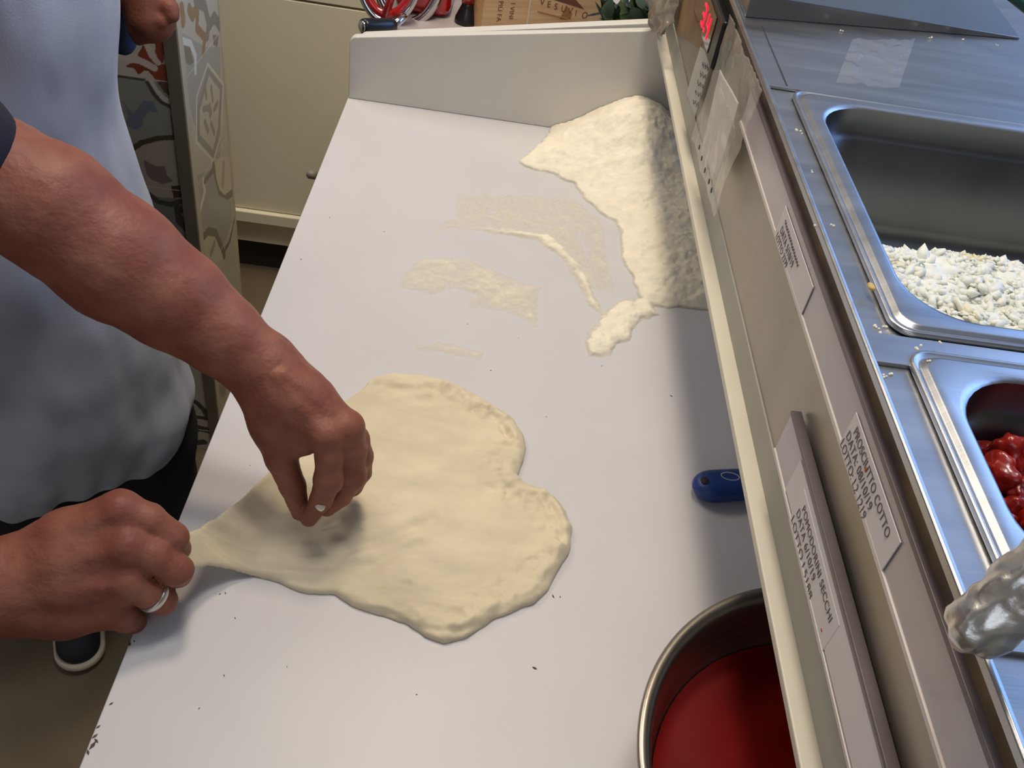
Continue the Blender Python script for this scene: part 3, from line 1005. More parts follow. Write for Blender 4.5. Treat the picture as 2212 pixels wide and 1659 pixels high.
# ------------------------------------------------------------------ writing helpers
def text_mesh(name, s, size, mtx, m, parent, ext=0.0001, spacing=1.0, shear=0, squash=1.0, align='LEFT', weight=0.0):
    cu = bpy.data.curves.new(name, 'FONT')
    cu.body = s
    cu.size = size
    cu.extrude = ext
    cu.space_character = spacing
    cu.shear = shear
    cu.align_x = align
    cu.offset = weight
    tmp = bpy.data.objects.new('tmp', cu)
    COL.objects.link(tmp)
    dg = bpy.context.evaluated_depsgraph_get()
    me = bpy.data.meshes.new_from_object(tmp.evaluated_get(dg))
    V = [mtx @ Vector((p.co.x * squash, p.co.y, p.co.z)) for p in me.vertices]
    F = [tuple(p.vertices) for p in me.polygons]
    bpy.data.objects.remove(tmp)
    bpy.data.curves.remove(cu)
    return mk(name, V, F, m, parent)


def frame_m(o_, x, y):
    x, y = Vector(x).normalized(), Vector(y).normalized()
    z = x.cross(y)
    m_ = Matrix((x, y, z)).transposed().to_4x4()
    m_.translation = Vector(o_)
    return m_


def label_card(y0, y1, z0, z1, x, lines, lab, tilt=0.0, inkm='ink'):
    t = empty('shelf_label', (x, (y0 + y1) / 2, z0))
    tag(t, lab, 'label')
    mk('card', *boxvf(x, x + 0.0006, y1, y0, z0, z1), M['paper'], t)
    hgt = z1 - z0
    for s, u, vv, sz, sq in lines:
        text_mesh('writing', s, sz, frame_m((x - 0.0002, y0 - u, z0 + vv * hgt), (0, -1, tilt), (0, tilt, 1)), M[inkm], t, squash=sq, spacing=1.05)
    return t


t = label_card(0.387, 0.294, 0.3005, 0.3265, 0.2264, [('PROSCIUTTO COTTO', 0.008, 0.68, 0.0085, 0.86), ('DATA: 08/10/19', 0.003, 0.37, 0.0085, 0.93), ('LOTTO: L2 1219', 0.0015, 0.06, 0.0085, 0.9)],
               'white label reading PROSCIUTTO COTTO clipped in the upper rail', tilt=-0.03)
v, f = lathe([(0, 0), (0.0013, 0), (0.001, .0004), (0, .0005)], (0, 0, 0), 12)
mk('stain', [(0.2262 - z, 0.350 + x, 0.3185 + y * 1.2) for x, y, z in v], f, M['orange'], t)
mk('stain', [(0.2266 - z, 0.3085 + x, 0.2265 + y * .6) for x, y, z in v], f, M['orange'],
   label_card(0.398, 0.298, 0.2175, 0.2475, 0.2266, [('POMODORINI SECCHI', 0.009, 0.70, 0.0080, 1.0), ('DATA 6/10/19', 0.005, 0.42, 0.0085, 1.0), ('LOTTO L5188', 0.003, 0.12, 0.0085, 1.15)],
              'white label reading POMODORINI SECCHI clipped in the lower rail', tilt=-0.02))
label_card(0.612, 0.508, 0.3005, 0.3265, 0.2264, [('DATA 5/10/19', 0.010, 0.36, 0.0085, .9), ('LOTTO 2379', 0.006, 0.06, 0.0080, .9)],
           'small faintly written label in the upper rail near the plastic sleeve', tilt=-0.02)
t3 = [o_ for o_ in COL.objects if o_.get('label', '').startswith('small faintly written')][0]
mk('writing', *tube([Vector((0.2262, 0.600 - 0.0011 * j, 0.3205 + 0.0016 * math.sin(j * 1.9) - 0.00005 * j)) for j in range(52)], 0.00028, 4), M['ink'], t3)
box_ = box('rail_insert', (0.2268, 0.2273, UY0, 0.42, 0.2235, 0.252), M['paper'])
tag(box_, 'long plain paper strip slipped inside the lower rail', 'paper strip')


# ------------------------------------------------------------------ gastronorm pans
def rrect(x0, x1, y0, y1, r, n=8):
    P = []
    for cx, cy, a0 in ((x1 - r, y1 - r, 0), (x0 + r, y1 - r, 90), (x0 + r, y0 + r, 180), (x1 - r, y0 + r, 270)):
        for k in range(n + 1):
            a = math.radians(a0 + 90 * k / n)
            P.append((cx + r * math.cos(a), cy + r * math.sin(a)))
    return P


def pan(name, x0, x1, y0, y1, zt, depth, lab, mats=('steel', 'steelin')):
    t = empty(name, ((x0 + x1) / 2, (y0 + y1) / 2, zt - depth))
    tag(t, lab, 'food pan')
    f_ = 0.0185

    def loft(rings, nm, m_, close=False):
        V, F = [], []
        n = len(rings[0][0])
        for pts, z in rings:
            V += [(x, y, z) for x, y in pts]
        for j in range(len(rings) - 1):
            for k in range(n):
                F.append((j * n + k, j * n + (k + 1) % n, (j + 1) * n + (k + 1) % n, (j + 1) * n + k))
        if close:
            F.append(tuple((len(rings) - 1) * n + k for k in range(n)))
        return fixn(mk(nm, V, F, m_, t, smooth=True))
    rr_ = lambda i, r, z: (rrect(x0 + i, x1 - i, y0 + i, y1 - i, r), z)
    loft([rr_(0.0, 0.014, zt - 0.0030), rr_(0.0002, 0.014, zt - 0.0008), rr_(0.0012, 0.013, zt + 0.0004), rr_(0.0026, 0.012, zt - 0.0002), rr_(0.0040, 0.012, zt - 0.0016), rr_(0.0058, 0.012, zt - 0.0012), rr_(0.0070, 0.012, zt + 0.0008), rr_(0.0085, 0.013, zt + 0.001),
          rr_(f_ - 0.003, 0.040, zt + 0.001), rr_(f_ - 0.001, 0.042, zt + 0.0004), rr_(f_, 0.043, zt - 0.0012)], 'rim', M[mats[0]])
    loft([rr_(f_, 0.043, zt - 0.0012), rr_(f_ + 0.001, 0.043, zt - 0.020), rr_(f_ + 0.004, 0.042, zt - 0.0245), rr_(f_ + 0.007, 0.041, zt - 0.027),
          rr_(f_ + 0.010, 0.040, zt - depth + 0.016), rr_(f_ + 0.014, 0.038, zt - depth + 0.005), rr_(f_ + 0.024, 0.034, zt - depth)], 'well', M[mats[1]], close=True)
    return t


ZP = 0.3575
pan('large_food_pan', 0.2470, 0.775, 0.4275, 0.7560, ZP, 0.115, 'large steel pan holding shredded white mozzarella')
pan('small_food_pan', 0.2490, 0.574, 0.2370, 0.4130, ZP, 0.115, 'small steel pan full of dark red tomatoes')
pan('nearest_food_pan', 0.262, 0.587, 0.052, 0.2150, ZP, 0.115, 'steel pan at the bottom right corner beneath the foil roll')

# mozzarella: loose shreds in one heap
rs = np.random.RandomState(5)
bmc = bmesh.new()
bmesh.ops.create_icosphere(bmc, subdivisions=1, radius=1)
cv = np.array([v_.co[:] for v_ in bmc.verts])
cf = np.array([[v_.index for v_ in f_.verts] for f_ in bmc.faces])
bmc.free()
bmc = bmesh.new()
bmesh.ops.create_icosphere(bmc, subdivisions=2, radius=1)
iv = np.array([v_.co[:] for v_ in bmc.verts])
iff = np.array([[v_.index for v_ in f_.verts] for f_ in bmc.faces])
bmc.free()
Vs, Fs, nn = [], [], 0


def cz(x, y):
    t = np.clip((0.650 - y) / 0.085, 0, 1)
    return 0.248 + 0.080 * (t * t * (3 - 2 * t))


for k in range(11000):
    x = 0.276 + rs.rand() * 0.33
    y = 0.455 + rs.rand() * 0.20
    s = 0.0017 + rs.rand() ** 2 * 0.0030
    sc3 = np.array([s * (0.8 + rs.rand() * 1.6), s, s * (0.4 + .5 * rs.rand())])
    u = cv * sc3
    u = u * (1 + 0.5 * noise3(cv + k * 0.77, 0.8, 61)[:, None])
    a, b = rs.rand() * 6.28, (rs.rand() - .5) * 1.8
    Rz = np.array([[math.cos(a), -math.sin(a), 0], [math.sin(a), math.cos(a), 0], [0, 0, 1]])
    Ry = np.array([[math.cos(b), 0, math.sin(b)], [0, 1, 0], [-math.sin(b), 0, math.cos(b)]])
    c_ = np.array([x, y, cz(x, y) + rs.rand() * 0.005 - 0.004 + 0.006 * noise3(np.array([[x, y, 0]]), 0.02, 3)[0]])
    Vs.append(u @ (Rz @ Ry).T + c_)
    Fs.append(cf + nn)
    nn += len(cv)
for (x, y) in ((1998, 440), (1990, 447), (2118, 470), (2135, 462), (2150, 480), (2165, 475), (2185, 500), (2195, 466), (2110, 455), (2170, 452), (2190, 340)):
    for j in range(3):
        q = at(x + rs.rand() * 14, y + rs.rand() * 10, 2, 0.2445)
        if q.y > 0.71:
            continue
        Vs.append(iv * np.array([0.0035, 0.0022, 0.0014]) * (0.5 + rs.rand()) + np.array([q.x, q.y, 0.2450]))
        Fs.append(iff + nn)
        nn += len(iv)
# packed lower layer of the heap
gx, gy = np.meshgrid(np.linspace(0.277, 0.612, 120), np.linspace(0.456, 0.655, 80), indexing='ij')
gp = np.stack([gx, gy, cz(gx, gy) - 0.001], -1)
gp[..., 2] += 0.0035 * fbm(gp, 0.014, 63, 3)
gi = np.arange(gx.size).reshape(gx.shape)
gq = np.stack([gi[:-1, :-1], gi[1:, :-1], gi[1:, 1:], gi[:-1, 1:]], -1).reshape(-1, 4)
Vs.append(gp.reshape(-1, 3))
Fs.append(np.concatenate([gq[:, [0, 1, 2]], gq[:, [0, 2, 3]]]) + nn)
o = mk('shredded_mozzarella', np.concatenate(Vs), np.concatenate(Fs), M['cheese'], smooth=True)
tag(o, 'heap of shredded white mozzarella at the near end of the large steel pan', 'cheese', kind='stuff')

# tomatoes, one object each
protos = []
for k in range(4):
    u = iv.copy()
    bmt = bmesh.new()
    bmesh.ops.create_icosphere(bmt, subdivisions=4, radius=1)
    tv = np.array([v_.co[:] for v_ in bmt.verts])
    tf = np.array([[v_.index for v_ in f_.verts] for f_ in bmt.faces])
    bmt.free()
    r = 1 + 0.34 * noise3(tv + k * 3.1, 0.8, 71) + 0.16 * noise3(tv * np.array([1, 1, .3]) + k, 0.30, 73) + 0.05 * noise3(tv, 0.15, 75)
    tv = tv * r[:, None]
    tv[:, 2] *= 0.75
    tv[:, 0] *= 1.15
    me = bpy.data.meshes.new('tomato')
    me.from_pydata([tuple(q * 0.0098) for q in tv], [], [tuple(q) for q in tf])
    me.polygons.foreach_set('use_smooth', np.ones(len(me.polygons), dtype=bool))
    me.materials.append(M['tomato'])
    protos.append(me)
k = 0
for row in range(10):
    for c_ in range(9):
        x = 0.290 + c_ * 0.0180 + (0.009 if row % 2 else 0) + rs.rand() * 0.004
        y = 0.270 + row * 0.0122 + rs.rand() * 0.004
        if not (0.282 < x < 0.43 and 0.270 < y < 0.381):
            continue
        tob = bpy.data.objects.new('tomato', protos[k % 4])
        COL.objects.link(tob)
        tob.location = (x, y, 0.314 + rs.rand() * 0.014)
        tob.rotation_euler = (rs.rand() * 6, rs.rand() * 6, rs.rand() * 6)
        sc_ = 0.85 + rs.rand() * 0.4
        tob.scale = (sc_, sc_, sc_)
        tag(tob, 'wrinkled red cherry tomato in the small steel pan', 'tomato', 'cherry tomatoes in the small steel pan')
        k += 1
V, F = boxvf(0.279, 0.545, 0.266, 0.384, 0.262, 0.310)
o = mk('tomato_juice', V, F, M['sauce'])
tag(o, 'dark red juice between the tomatoes in the small steel pan', 'juice', kind='stuff')

# crumbs of cheese on the steel
for (x, y, lab) in ((1881, 622, 'yellow crumb of cheese stuck on the large pan rim'),):
    q = at(x, y, 2, 0.3585)
    tv2 = iv * np.array([0.0022, 0.004, 0.0012]) * (1 + 0.4 * noise3(iv, 0.6, 9)[:, None]) + np.array([q.x, q.y, 0.3595])
    o = mk('cheese_crumb', tv2, iff, mat('yellow_crumb', (206, 176, 110), 0.6), smooth=True)
    tag(o, lab, 'crumb')
rs = np.random.RandomState(8)
Vs, Fs, nn = [], [], 0
for (x, y) in ((1960, 770), (1985, 745), (1975, 752), (2000, 780), (1915, 690), (1900, 690), (1893, 688), (1910, 795), (1918, 797), (1730, 270), (1755, 355), (1762, 470), (1722, 265), (1800, 470), (1905, 700),
               (1816, 58), (2008, 74), (2075, 80), (2150, 90), (2024, 737), (1930, 790)):
    for j in range(2):
        q = at(x + rs.rand() * 8, y + rs.rand() * 6, 2, 0.3585)
        Vs.append(iv * (0.0006 + 0.0005 * rs.rand()) + np.array([q.x, q.y, 0.3566 if q.y > 0.76 else (0.3589 if q.x > .25 else .3534)]))
        Fs.append(iff + nn)
        nn += len(iv)
o = mk('flour_specks', np.concatenate(Vs), np.concatenate(Fs), M['flour'], smooth=True)
tag(o, 'white flour specks dotted over the steel deck around the pans', 'specks', kind='stuff')

# ------------------------------------------------------------------ foil-wrapped roll
ft = D(2118, 1345, 0.360)
fe = D(2330, 1190, 0.345)
sf = Sdf()
sf.chain([ft, fe], [0.0122, 0.0142], 0.004)
V, Q = sf.mesh(0.0012, noise=lambda P: 0.0012 * fbm(P, 0.010, 81, 3) - 0.0022 * np.abs(noise3(P, 0.014, 85)) + 0.0014 * np.abs(noise3(P, 0.007, 87)))
o = mk('foil_roll', V, Q, M['foil'], smooth=True)
tag(o, 'crumpled aluminium foil wrapped round a thick rod lying across the pans', 'foil')

# ------------------------------------------------------------------ far end of the unit: riser, lid and glass
gl = empty('steel_lid', (0.5, 1.15, 0.3555))
tag(gl, 'sloping steel lid with a green glass edge at the far end of the topping unit', 'lid')
zL = 0.3555 + 0.005
b0, b1 = at(1600, 36, 2, 0.3557), at(2203, 85, 2, 0.3557)
b0 = b0 + (b1 - b0) * ((0.232 - b0.x) / (b1.x - b0.x))
yh = b0.y + (b1.y - b0.y) * 0.2
t0 = at(1719, 0, 1, yh)
hl = 0.3575 + (t0.z - 0.3575) * (b1.x - b0.x) / (b1.x - t0.x)
v = [(b0.x, b0.y, 0.3557), (b1.x, b1.y, 0.3557), (b1.x, b1.y, 0.3575), (b0.x, b0.y, hl), (b0.x, 1.385, 0.3557), (b1.x + 0.02, 1.385, 0.3557), (b1.x + 0.02, 1.385, 0.372), (b0.x, 1.385, hl + 0.03)]
f = [(0, 1, 2, 3), (5, 4, 7, 6), (3, 2, 6, 7), (1, 5, 6, 2), (4, 0, 3, 7), (4, 5, 1, 0)]
mk('lid', v, f, M['canopy'], gl, bevel=0.001)
ga, gb = at(2150, 0, 2, 0.40), at(2212, 62, 2, 0.385)
gd = (gb - ga).normalized()
A_, B_ = ga - gd * 0.12, gb + gd * 0.10
B_.z = 0.372
v, f = join(tube([A_, B_], 0.0045, 10))
mk('glass_edge', v, f, M['glasse'], gl)

# crinkled clear tape on the deck
def patch(name, quad, nrm, m_, parent=None, nu=40, nv=30, amp=0.0015, sc_=0.02, seed=1, holes=(), rag=0.0, thick=0.0):
    a, b, c_, d_ = [np.array(q) for q in quad]
    U, Vv = np.meshgrid(np.linspace(0, 1, nu), np.linspace(0, 1, nv), indexing='ij')
    P = (a * ((1 - U) * (1 - Vv))[..., None] + b * (U * (1 - Vv))[..., None] + c_ * (U * Vv)[..., None] + d_ * ((1 - U) * Vv)[..., None])
    nz = np.abs(fbm(P, sc_, seed, 3))
    P = P + np.array(nrm) * (amp * (nz + 0.1))[..., None]
    if rag:
        ed = (np.minimum(np.minimum(U, 1 - U), np.minimum(Vv, 1 - Vv)) < 0.02)[..., None]
        P = P + ed * (rag * np.stack([noise3(P, 0.008, seed + 9), noise3(P, 0.008, seed + 10), noise3(P, .008, seed + 11)], -1)) * (1 - np.abs(np.array(nrm)))
    i = np.arange(nu * nv).reshape(nu, nv)
    F = np.stack([i[:-1, :-1], i[1:, :-1], i[1:, 1:], i[:-1, 1:]], -1).reshape(-1, 4)
    V_ = P.reshape(-1, 3)
    o = mk(name, V_, F, m_, parent, smooth=True)
    if thick:
        s_ = o.modifiers.new('thickness', 'SOLIDIFY')
        s_.thickness = thick
    return o


q = [at(x, y, 2, 0.3558) for x, y in ((1805, 180), (1940, 195), (1975, 88), (1840, 88))]
o = patch('clear_tape', q, (0, 0, 1), M['tape'], amp=0.0035, sc_=0.016, seed=91, thick=0.0001)
tag(o, 'crinkled clear tape stuck flat on the blue-grey steel deck', 'tape')

# ------------------------------------------------------------------ things hung on the far part of the face
def fpt(x, y, X_):
    return at(x, y, 0, X_)


sl = empty('plastic_sleeve', fpt(1560, 300, 0.222))
tag(sl, 'punched clear plastic sleeve holding a paper, hung on the unit front', 'plastic sleeve')
patch('sleeve', [fpt(1580, 30, 0.2195), fpt(1648, 195, 0.2195), fpt(1545, 470, 0.2195), fpt(1500, 300, 0.2195)], (-1, 0, 0), M['film'], sl, nu=50, nv=60, amp=0.004, sc_=0.035, seed=95, rag=0.0015, thick=0.0002)
patch('paper', [fpt(1556, 150, 0.2225), fpt(1597, 222, 0.2225), fpt(1549, 390, 0.2225), fpt(1516, 325, 0.2225)], (-1, 0, 0), M['paper'], sl, nu=20, nv=30, amp=0.001, sc_=0.05, seed=97, thick=0.0002)
for (x, y) in ((1511, 318), (1516, 342), (1523, 368), (1532, 392), (1537, 411)):
    a = fpt(x, y, 0.2160)
    v, f = lathe([(0, 0), (0.0028, 0), (0.0028, 0.0003), (0, 0.0003)], (0, 0, 0), 16)
    mk('punched_hole', [(a.x - z_, a.y + x_, a.z + y_) for x_, y_, z_ in v], f, M['dark'], sl)
rs = np.random.RandomState(3)
sc_v = []
for k in range(7):
    q0 = fpt(1557 + k * 4, 190 + k * 9, 0.2205)
    pts = [q0 + Vector((0, -0.0035 * j, 0.0016 * math.sin(j * 2.1 + k) - 0.0006 * j)) for j in range(8)]
    sc_v.append(tube(pts, 0.0003, 4))
mk('writing', *join(*sc_v), M['paper2'], sl)

pc = empty('notice_card', fpt(1510, 200, 0.225))
tag(pc, 'narrow grey handwritten card on the unit front left of the sleeve', 'card')
patch('card', [fpt(1514, 100, 0.2245), fpt(1540, 124, 0.2245), fpt(1502, 255, 0.2245), fpt(1483, 207, 0.2245)], (-1, 0, 0), M['paper2'], pc, nu=12, nv=20, amp=0.0006, sc_=0.03, seed=99, thick=0.0003)
sc_v = []
for k in range(5):
    for r_ in range(3):
        q0 = fpt(1517 - k * 5 + r_ * 5, 135 + k * 20 + r_ * 3, 0.2232)
        sc_v.append(tube([q0 + Vector((0, -0.0025 * j, 0.0018 * math.sin(j * 2.4 + k + r_))) for j in range(6)], 0.0004, 4))
mk('writing', *join(*sc_v), M['ink'], pc)
o = patch('grey_panel_sheet', [fpt(1470, 0, 0.2262), fpt(1530, -20, 0.2262), fpt(1518, 110, 0.2262), fpt(1462, 70, 0.2262)], (-1, 0, 0), M['card'], amp=0.001, sc_=0.05, seed=103, thick=0.0003)
tag(o, 'brownish glossy sheet fixed to the unit front beside the thermometer', 'sheet')

td = empty('thermometer', fpt(1545, 60, 0.222))
tag(td, 'black digital thermometer with red glowing digits on the unit front', 'thermometer')
box('case', (0.2215, FX + 0.001, 0.953, 1.125, 0.284, 0.336), M['blackp'], td, bevel=0.003)
scn = box('screen', (0.2205, 0.2214, 0.985, 1.115, 0.290, 0.328), M['screen'], td)
SEG = {'8': 'abcdefg', '4': 'bcfg', '3': 'abcdg'}
dg = []


def seg_digit(ch, y, z, wd, hg):
    th = 0.0026
    S_ = {'a': (0, hg, wd, hg), 'd': (0, 0, wd, 0), 'g': (0, hg / 2, wd, hg / 2), 'f': (0, hg / 2, 0, hg), 'e': (0, 0, 0, hg / 2), 'b': (wd, hg / 2, wd, hg), 'c': (wd, 0, wd, hg / 2)}
    for s in SEG[ch]:
        u0, v0, u1, v1 = S_[s]
        dg.append(boxvf(0.2198, 0.2204, y - max(u0, u1) - th / 2, y - min(u0, u1) + th / 2, z + min(v0, v1) - th / 2, z + max(v0, v1) + th / 2))


seg_digit('3', 1.056, 0.297, 0.014, 0.020)
seg_digit('4', 1.022, 0.297, 0.014, 0.020)
dg.append(boxvf(0.2198, 0.2204, 1.0295, 1.0330, 0.2955, 0.2990))
mk('digits', *join(*dg), M['led'], scn)
o = patch('red_sticker', [fpt(1511, -10, 0.2215), fpt(1524, -10, 0.2215), fpt(1517, 20, 0.2215), fpt(1509, 14, 0.2215)], (-1, 0, 0), mat('red_film', (206, 72, 68), 0.4), nu=6, nv=6, amp=0.0003, thick=0.0003)
tag(o, 'small red sticker above the thermometer digits', 'sticker')

o = patch('plastic_wrap', [fpt(1396, -30, 0.222), fpt(1478, -30, 0.222), fpt(1453, 80, 0.222), fpt(1417, 68, 0.222)], (-1, 0, 0), M['wrap'], nu=60, nv=60, amp=0.016, sc_=0.045, seed=107, rag=0.003, thick=0.0003)
tag(o, 'crumpled grey plastic wrap over the far corner of the white ledge', 'plastic wrap')

# ------------------------------------------------------------------ stone shelf behind the counter and its things
shelf = empty('back_counter', (0.2, 1.75, -0.9))
tag(shelf, 'pale grey stone-topped counter behind the sloping end panel', 'counter')
box('stone_top', (-0.215, 1.2, YB + 0.04, 2.02, -0.03, 0.0), M['marble'], shelf, bevel=0.002)
box('cabinet_body', (-0.19, 1.18, YB + 0.05, 2.0, -0.9, -0.03), M['cream'], shelf)

# pepper mill
p0 = at(1016, 42, 2, 0.006)
pm = empty('pepper_mill', (p0.x, p0.y + 0.025, 0))
tag(pm, 'black and red turned pepper mill standing on the grey stone top', 'pepper mill')
c_ = (p0.x - 0.007, p0.y - 0.002, 0.0005)
mk('base', *lathe([(0, 0), (0.021, 0), (0.0225, 0.003), (0.021, 0.010), (0.016, 0.022), (0.0115, 0.032), (0.0115, 0.036), (0, 0.037)], c_, 28), M['blackp'], pm, smooth=True)
mk('body', *lathe([(0, 0.037), (0.012, 0.037), (0.015, 0.05), (0.017, 0.07), (0.014, 0.10), (0.018, 0.12), (0.012, 0.135), (0, 0.136)], c_, 28), M['redg'], pm, smooth=True)
mk('top_knob', *lathe([(0, 0.136), (0.006, 0.137), (0.009, 0.147), (0.006, 0.156), (0, 0.158)], c_, 20), M['blackp'], pm, smooth=True)

# wine box: two faces meet at the lighter edge
A = at(1040, 54, 2, 0.02)
Bp = at(1134, 50, 2, 0.02)
Cp = at(1300, 55, 2, 0.02)
A.z = Bp.z = Cp.z = 0.0
wb = empty('wine_box', (Bp.x, Bp.y + 0.05, 0))
tag(wb, 'pale wooden wine box printed VESUVIO behind the end panel', 'wooden box')
e1 = (Cp - A)
e1.z = 0
e1n = e1.normalized()
bu = (Bp - A).dot(e1n)
Bp = A + e1n * bu
per = Vector((-e1n.y, e1n.x, 0)) * 0.10
hb = 0.19
v = []
for zz in (0.0005, hb):
    for q in (A, Cp, Cp + per, A + per):
        v.append((q.x, q.y, zz))
f = [(0, 3, 2, 1), (4, 5, 6, 7), (0, 1, 5, 4), (1, 2, 6, 5), (2, 3, 7, 6), (3, 0, 4, 7)]
fixn(mk('box_body', v, f, M['wood'], wb, bevel=0.0012))
outn = Vector((e1n.y, -e1n.x, 0))
mk('lid_edge', *tube([Bp + outn * 0.0002 + Vector((0, 0, 0.001)), Bp + outn * 0.0002 + Vector((0, 0, hb))], 0.0016, 6), M['trimc'], wb)
e0n = (Bp - A).normalized()


def onface(o_, dirv, u, z_, out):
    nrm = Vector((dirv.y, -dirv.x, 0))
    return o_ + dirv * u + nrm * out + Vector((0, 0, z_))


def zat(x, y, o_, dirv):
    """height and offset on the vertical face through o_ along dirv, for the place seen at x, y"""
    nrm = Vector((dirv.y, -dirv.x, 0))
    r_ = ray(x, y)
    t_ = (o_ - CAM).dot(nrm) / r_.dot(nrm)
    q_ = CAM + r_ * t_
    return (q_ - o_).dot(dirv), q_.z


u1, z1 = zat(1172, 10, Bp, e1n)
u2, z2 = zat(1262, 38, Bp, e1n)
fs = 0.0165
nx = 7
for k, ch in enumerate('VESUVIO'):
    uu = u1 + (u2 - u1) * k / 6 - 0.006
    zz = z1 + (z2 - z1) * k / 6 - 0.001
    text_mesh('printed_letter', ch, fs, frame_m(onface(Bp, e1n, uu, zz, 0.0004), e1n, (0, 0, 1)), M['burn'], wb, squash=.95)
u3, z3 = zat(1162, 22, Bp, e1n)
u4, z4 = zat(1225, 38, Bp, e1n)
mk('printed_band', *tube([onface(Bp, e1n, u3, z3 - 0.002, 0.0003), onface(Bp, e1n, u4, z4 - 0.002, 0.0003)], 0.0011, 6), M['burnl'], wb)
tri = [zat(x, y, Bp, e1n) for x, y in ((1190, -2), (1235, -10), (1262, 20))]
mk('printed_mountain', [onface(Bp, e1n, a_, b_, 0.0003) for a_, b_ in tri], [(0, 1, 2)], M['burn'], wb)
tri = [zat(x, y, Bp, e1n) for x, y in ((1224, 12), (1236, 30), (1232, 42), (1208, 42))]
mk('printed_mark', [onface(Bp, e1n, a_, b_, 0.0002) for a_, b_ in tri], [(0, 1, 2, 3)], M['burnl'], wb)
for s, px_, py_, sz in (('PIÙ FA', 1082, 4, 0.0125), ('I VINI', 1108, 8, 0.0120)):
    ua, za = zat(px_, py_, A, e0n)
    text_mesh('printed_words', s, sz, frame_m(onface(A, e0n, ua - 0.004, za + .002, 0.0004), (0, 0, -1), e0n), M['burn'], wb, spacing=1.05)

# bay leaves in a pot
pl0 = at(1345, 20, 2, 0.05)
pt_ = empty('potted_bay', (0.262, 1.67, 0))
tag(pt_, 'dark leafy bay sprigs in a black pot beside the wine box', 'plant')
pcx, pcy = 0.262, 1.67
mk('pot', *lathe([(0, 0), (0.036, 0), (0.044, 0.042), (0.046, 0.044), (0.042, 0.045), (0.04, 0.038), (0, 0.038)], (pcx, pcy, 0.0005), 32), M['pot'], pt_, smooth=True)
rs = np.random.RandomState(12)
Vl, Fl, St = [], [], []
for s in range(30):
    a = rs.rand() * 6.28
    el = rs.rand() * 1.3
    dirv = Vector((math.cos(a) * math.cos(el), math.sin(a) * math.cos(el) - 0.1, math.sin(el) * 0.9 + 0.35)).normalized()
    L_ = 0.06 + rs.rand() * 0.06
    b_ = Vector((pcx, pcy, 0.036))
    pts = [b_ + dirv * L_ * t_ + Vector((0, 0, -0.03 * t_ * t_)) for t_ in (0, .33, .66, 1)]
    St.append(tube(pts, [0.0018, 0.0015, 0.0012, 0.0008], 5))
    for j in range(9):
        t_ = 0.25 + 0.75 * j / 8
        o_ = b_ + dirv * L_ * t_ + Vector((0, 0, -0.03 * t_ * t_))
        ld_ = (dirv * 0.5 + Vector(rs.randn(3)) * 0.6).normalized()
        wd_ = ld_.cross(Vector(rs.randn(3))).normalized()
        nm_ = ld_.cross(wd_)
        ll, lw = 0.034 + rs.rand() * 0.018, 0.010 + rs.rand() * 0.005
        base = len(Vl)
        for i_ in range(7):
            t2 = i_ / 6
            ww = lw * math.sin(math.pi * min(1, t2 * .94 + 0.05)) ** 0.9
            c2 = o_ + ld_ * ll * t2 + nm_ * (0.006 * t2 * t2)
            Vl += [tuple(c2 - wd_ * ww + nm_ * ww * .3), tuple(c2), tuple(c2 + wd_ * ww + nm_ * ww * .3)]
        for i_ in range(6):
            for m2 in (0, 1):
                Fl.append((base + i_ * 3 + m2, base + i_ * 3 + m2 + 1, base + i_ * 3 + m2 + 4, base + i_ * 3 + m2 + 3))
mk('stems', *join(*St), M['stem'], pt_)
mk('foliage', Vl, Fl, M['leaf'], pt_, smooth=True)

# flywheel slicer: red wheel in a chrome ring, black grip
sp = empty('meat_slicer', (-0.2, 1.72, 0))
tag(sp, 'red and chrome hand-wheel meat slicer with a black grip at the back', 'meat slicer')
hc0 = at(842, -40, 1, 1.70)
nrmw = Vector((-0.1, -0.97, 0.25)).normalized()
rgt = nrmw.cross(Vector((0, 0, 1))).normalized() * -1
upw = rgt.cross(nrmw) * -1
if upw.z < 0:
    upw = -upw
hubp = D(842, -70, 1.62)


def wheel_pts(r, n=64, o_=0.0):
    return [hubp + nrmw * o_ + (rgt * math.cos(t) * r * 0.62 + upw * math.sin(t) * r) for t in np.linspace(0, 2 * math.pi, n, endpoint=False)]


RW = 0.090
mk('wheel_rim', *ring_path(wheel_pts(RW), (0.007, 0.005)), M['chrome'], sp, smooth=True)
rp_ = []
for k in range(6):
    a = 2 * math.pi * k / 6 + 1.57
    q0 = hubp
    q1 = hubp + rgt * math.cos(a) * RW * 0.56 + upw * math.sin(a) * RW * 0.9
    mid = (q0 + q1) / 2 + rgt * 0.01 * math.cos(a + 1.57)
    rp_.append(tube([q0, mid, q1], [0.010, 0.0065, 0.008], 10))
wl_ = mk('wheel_spokes', *join(*rp_), M['redg'], sp, smooth=True)
mk('wheel_inner_ring', *ring_path(wheel_pts(RW * 0.86), (0.008, 0.006)), M['redg'], sp, smooth=True)
mk('guard_ring', *ring_path([p_ + Vector((0.030, 0.05, -0.006)) for p_ in wheel_pts(RW * 1.12)], (0.010, 0.010)), M['chrome'], sp, smooth=True)
ha, hb2 = at(783, 57, 1, 1.50), at(852, 55, 1, 1.54)
g_ = mk('grip', *tube([ha, ha + (hb2 - ha) * 0.1, ha + (hb2 - ha) * 0.8, hb2], [0.0115, 0.0128, 0.012, 0.009], 20), M['blackp'], sp, smooth=True)
mk('end_cap', *tube([ha - (hb2 - ha).normalized() * 0.003, ha + (hb2 - ha).normalized() * .001], [0.0085, 0.0105], 20), M['chrome'], g_, smooth=True)
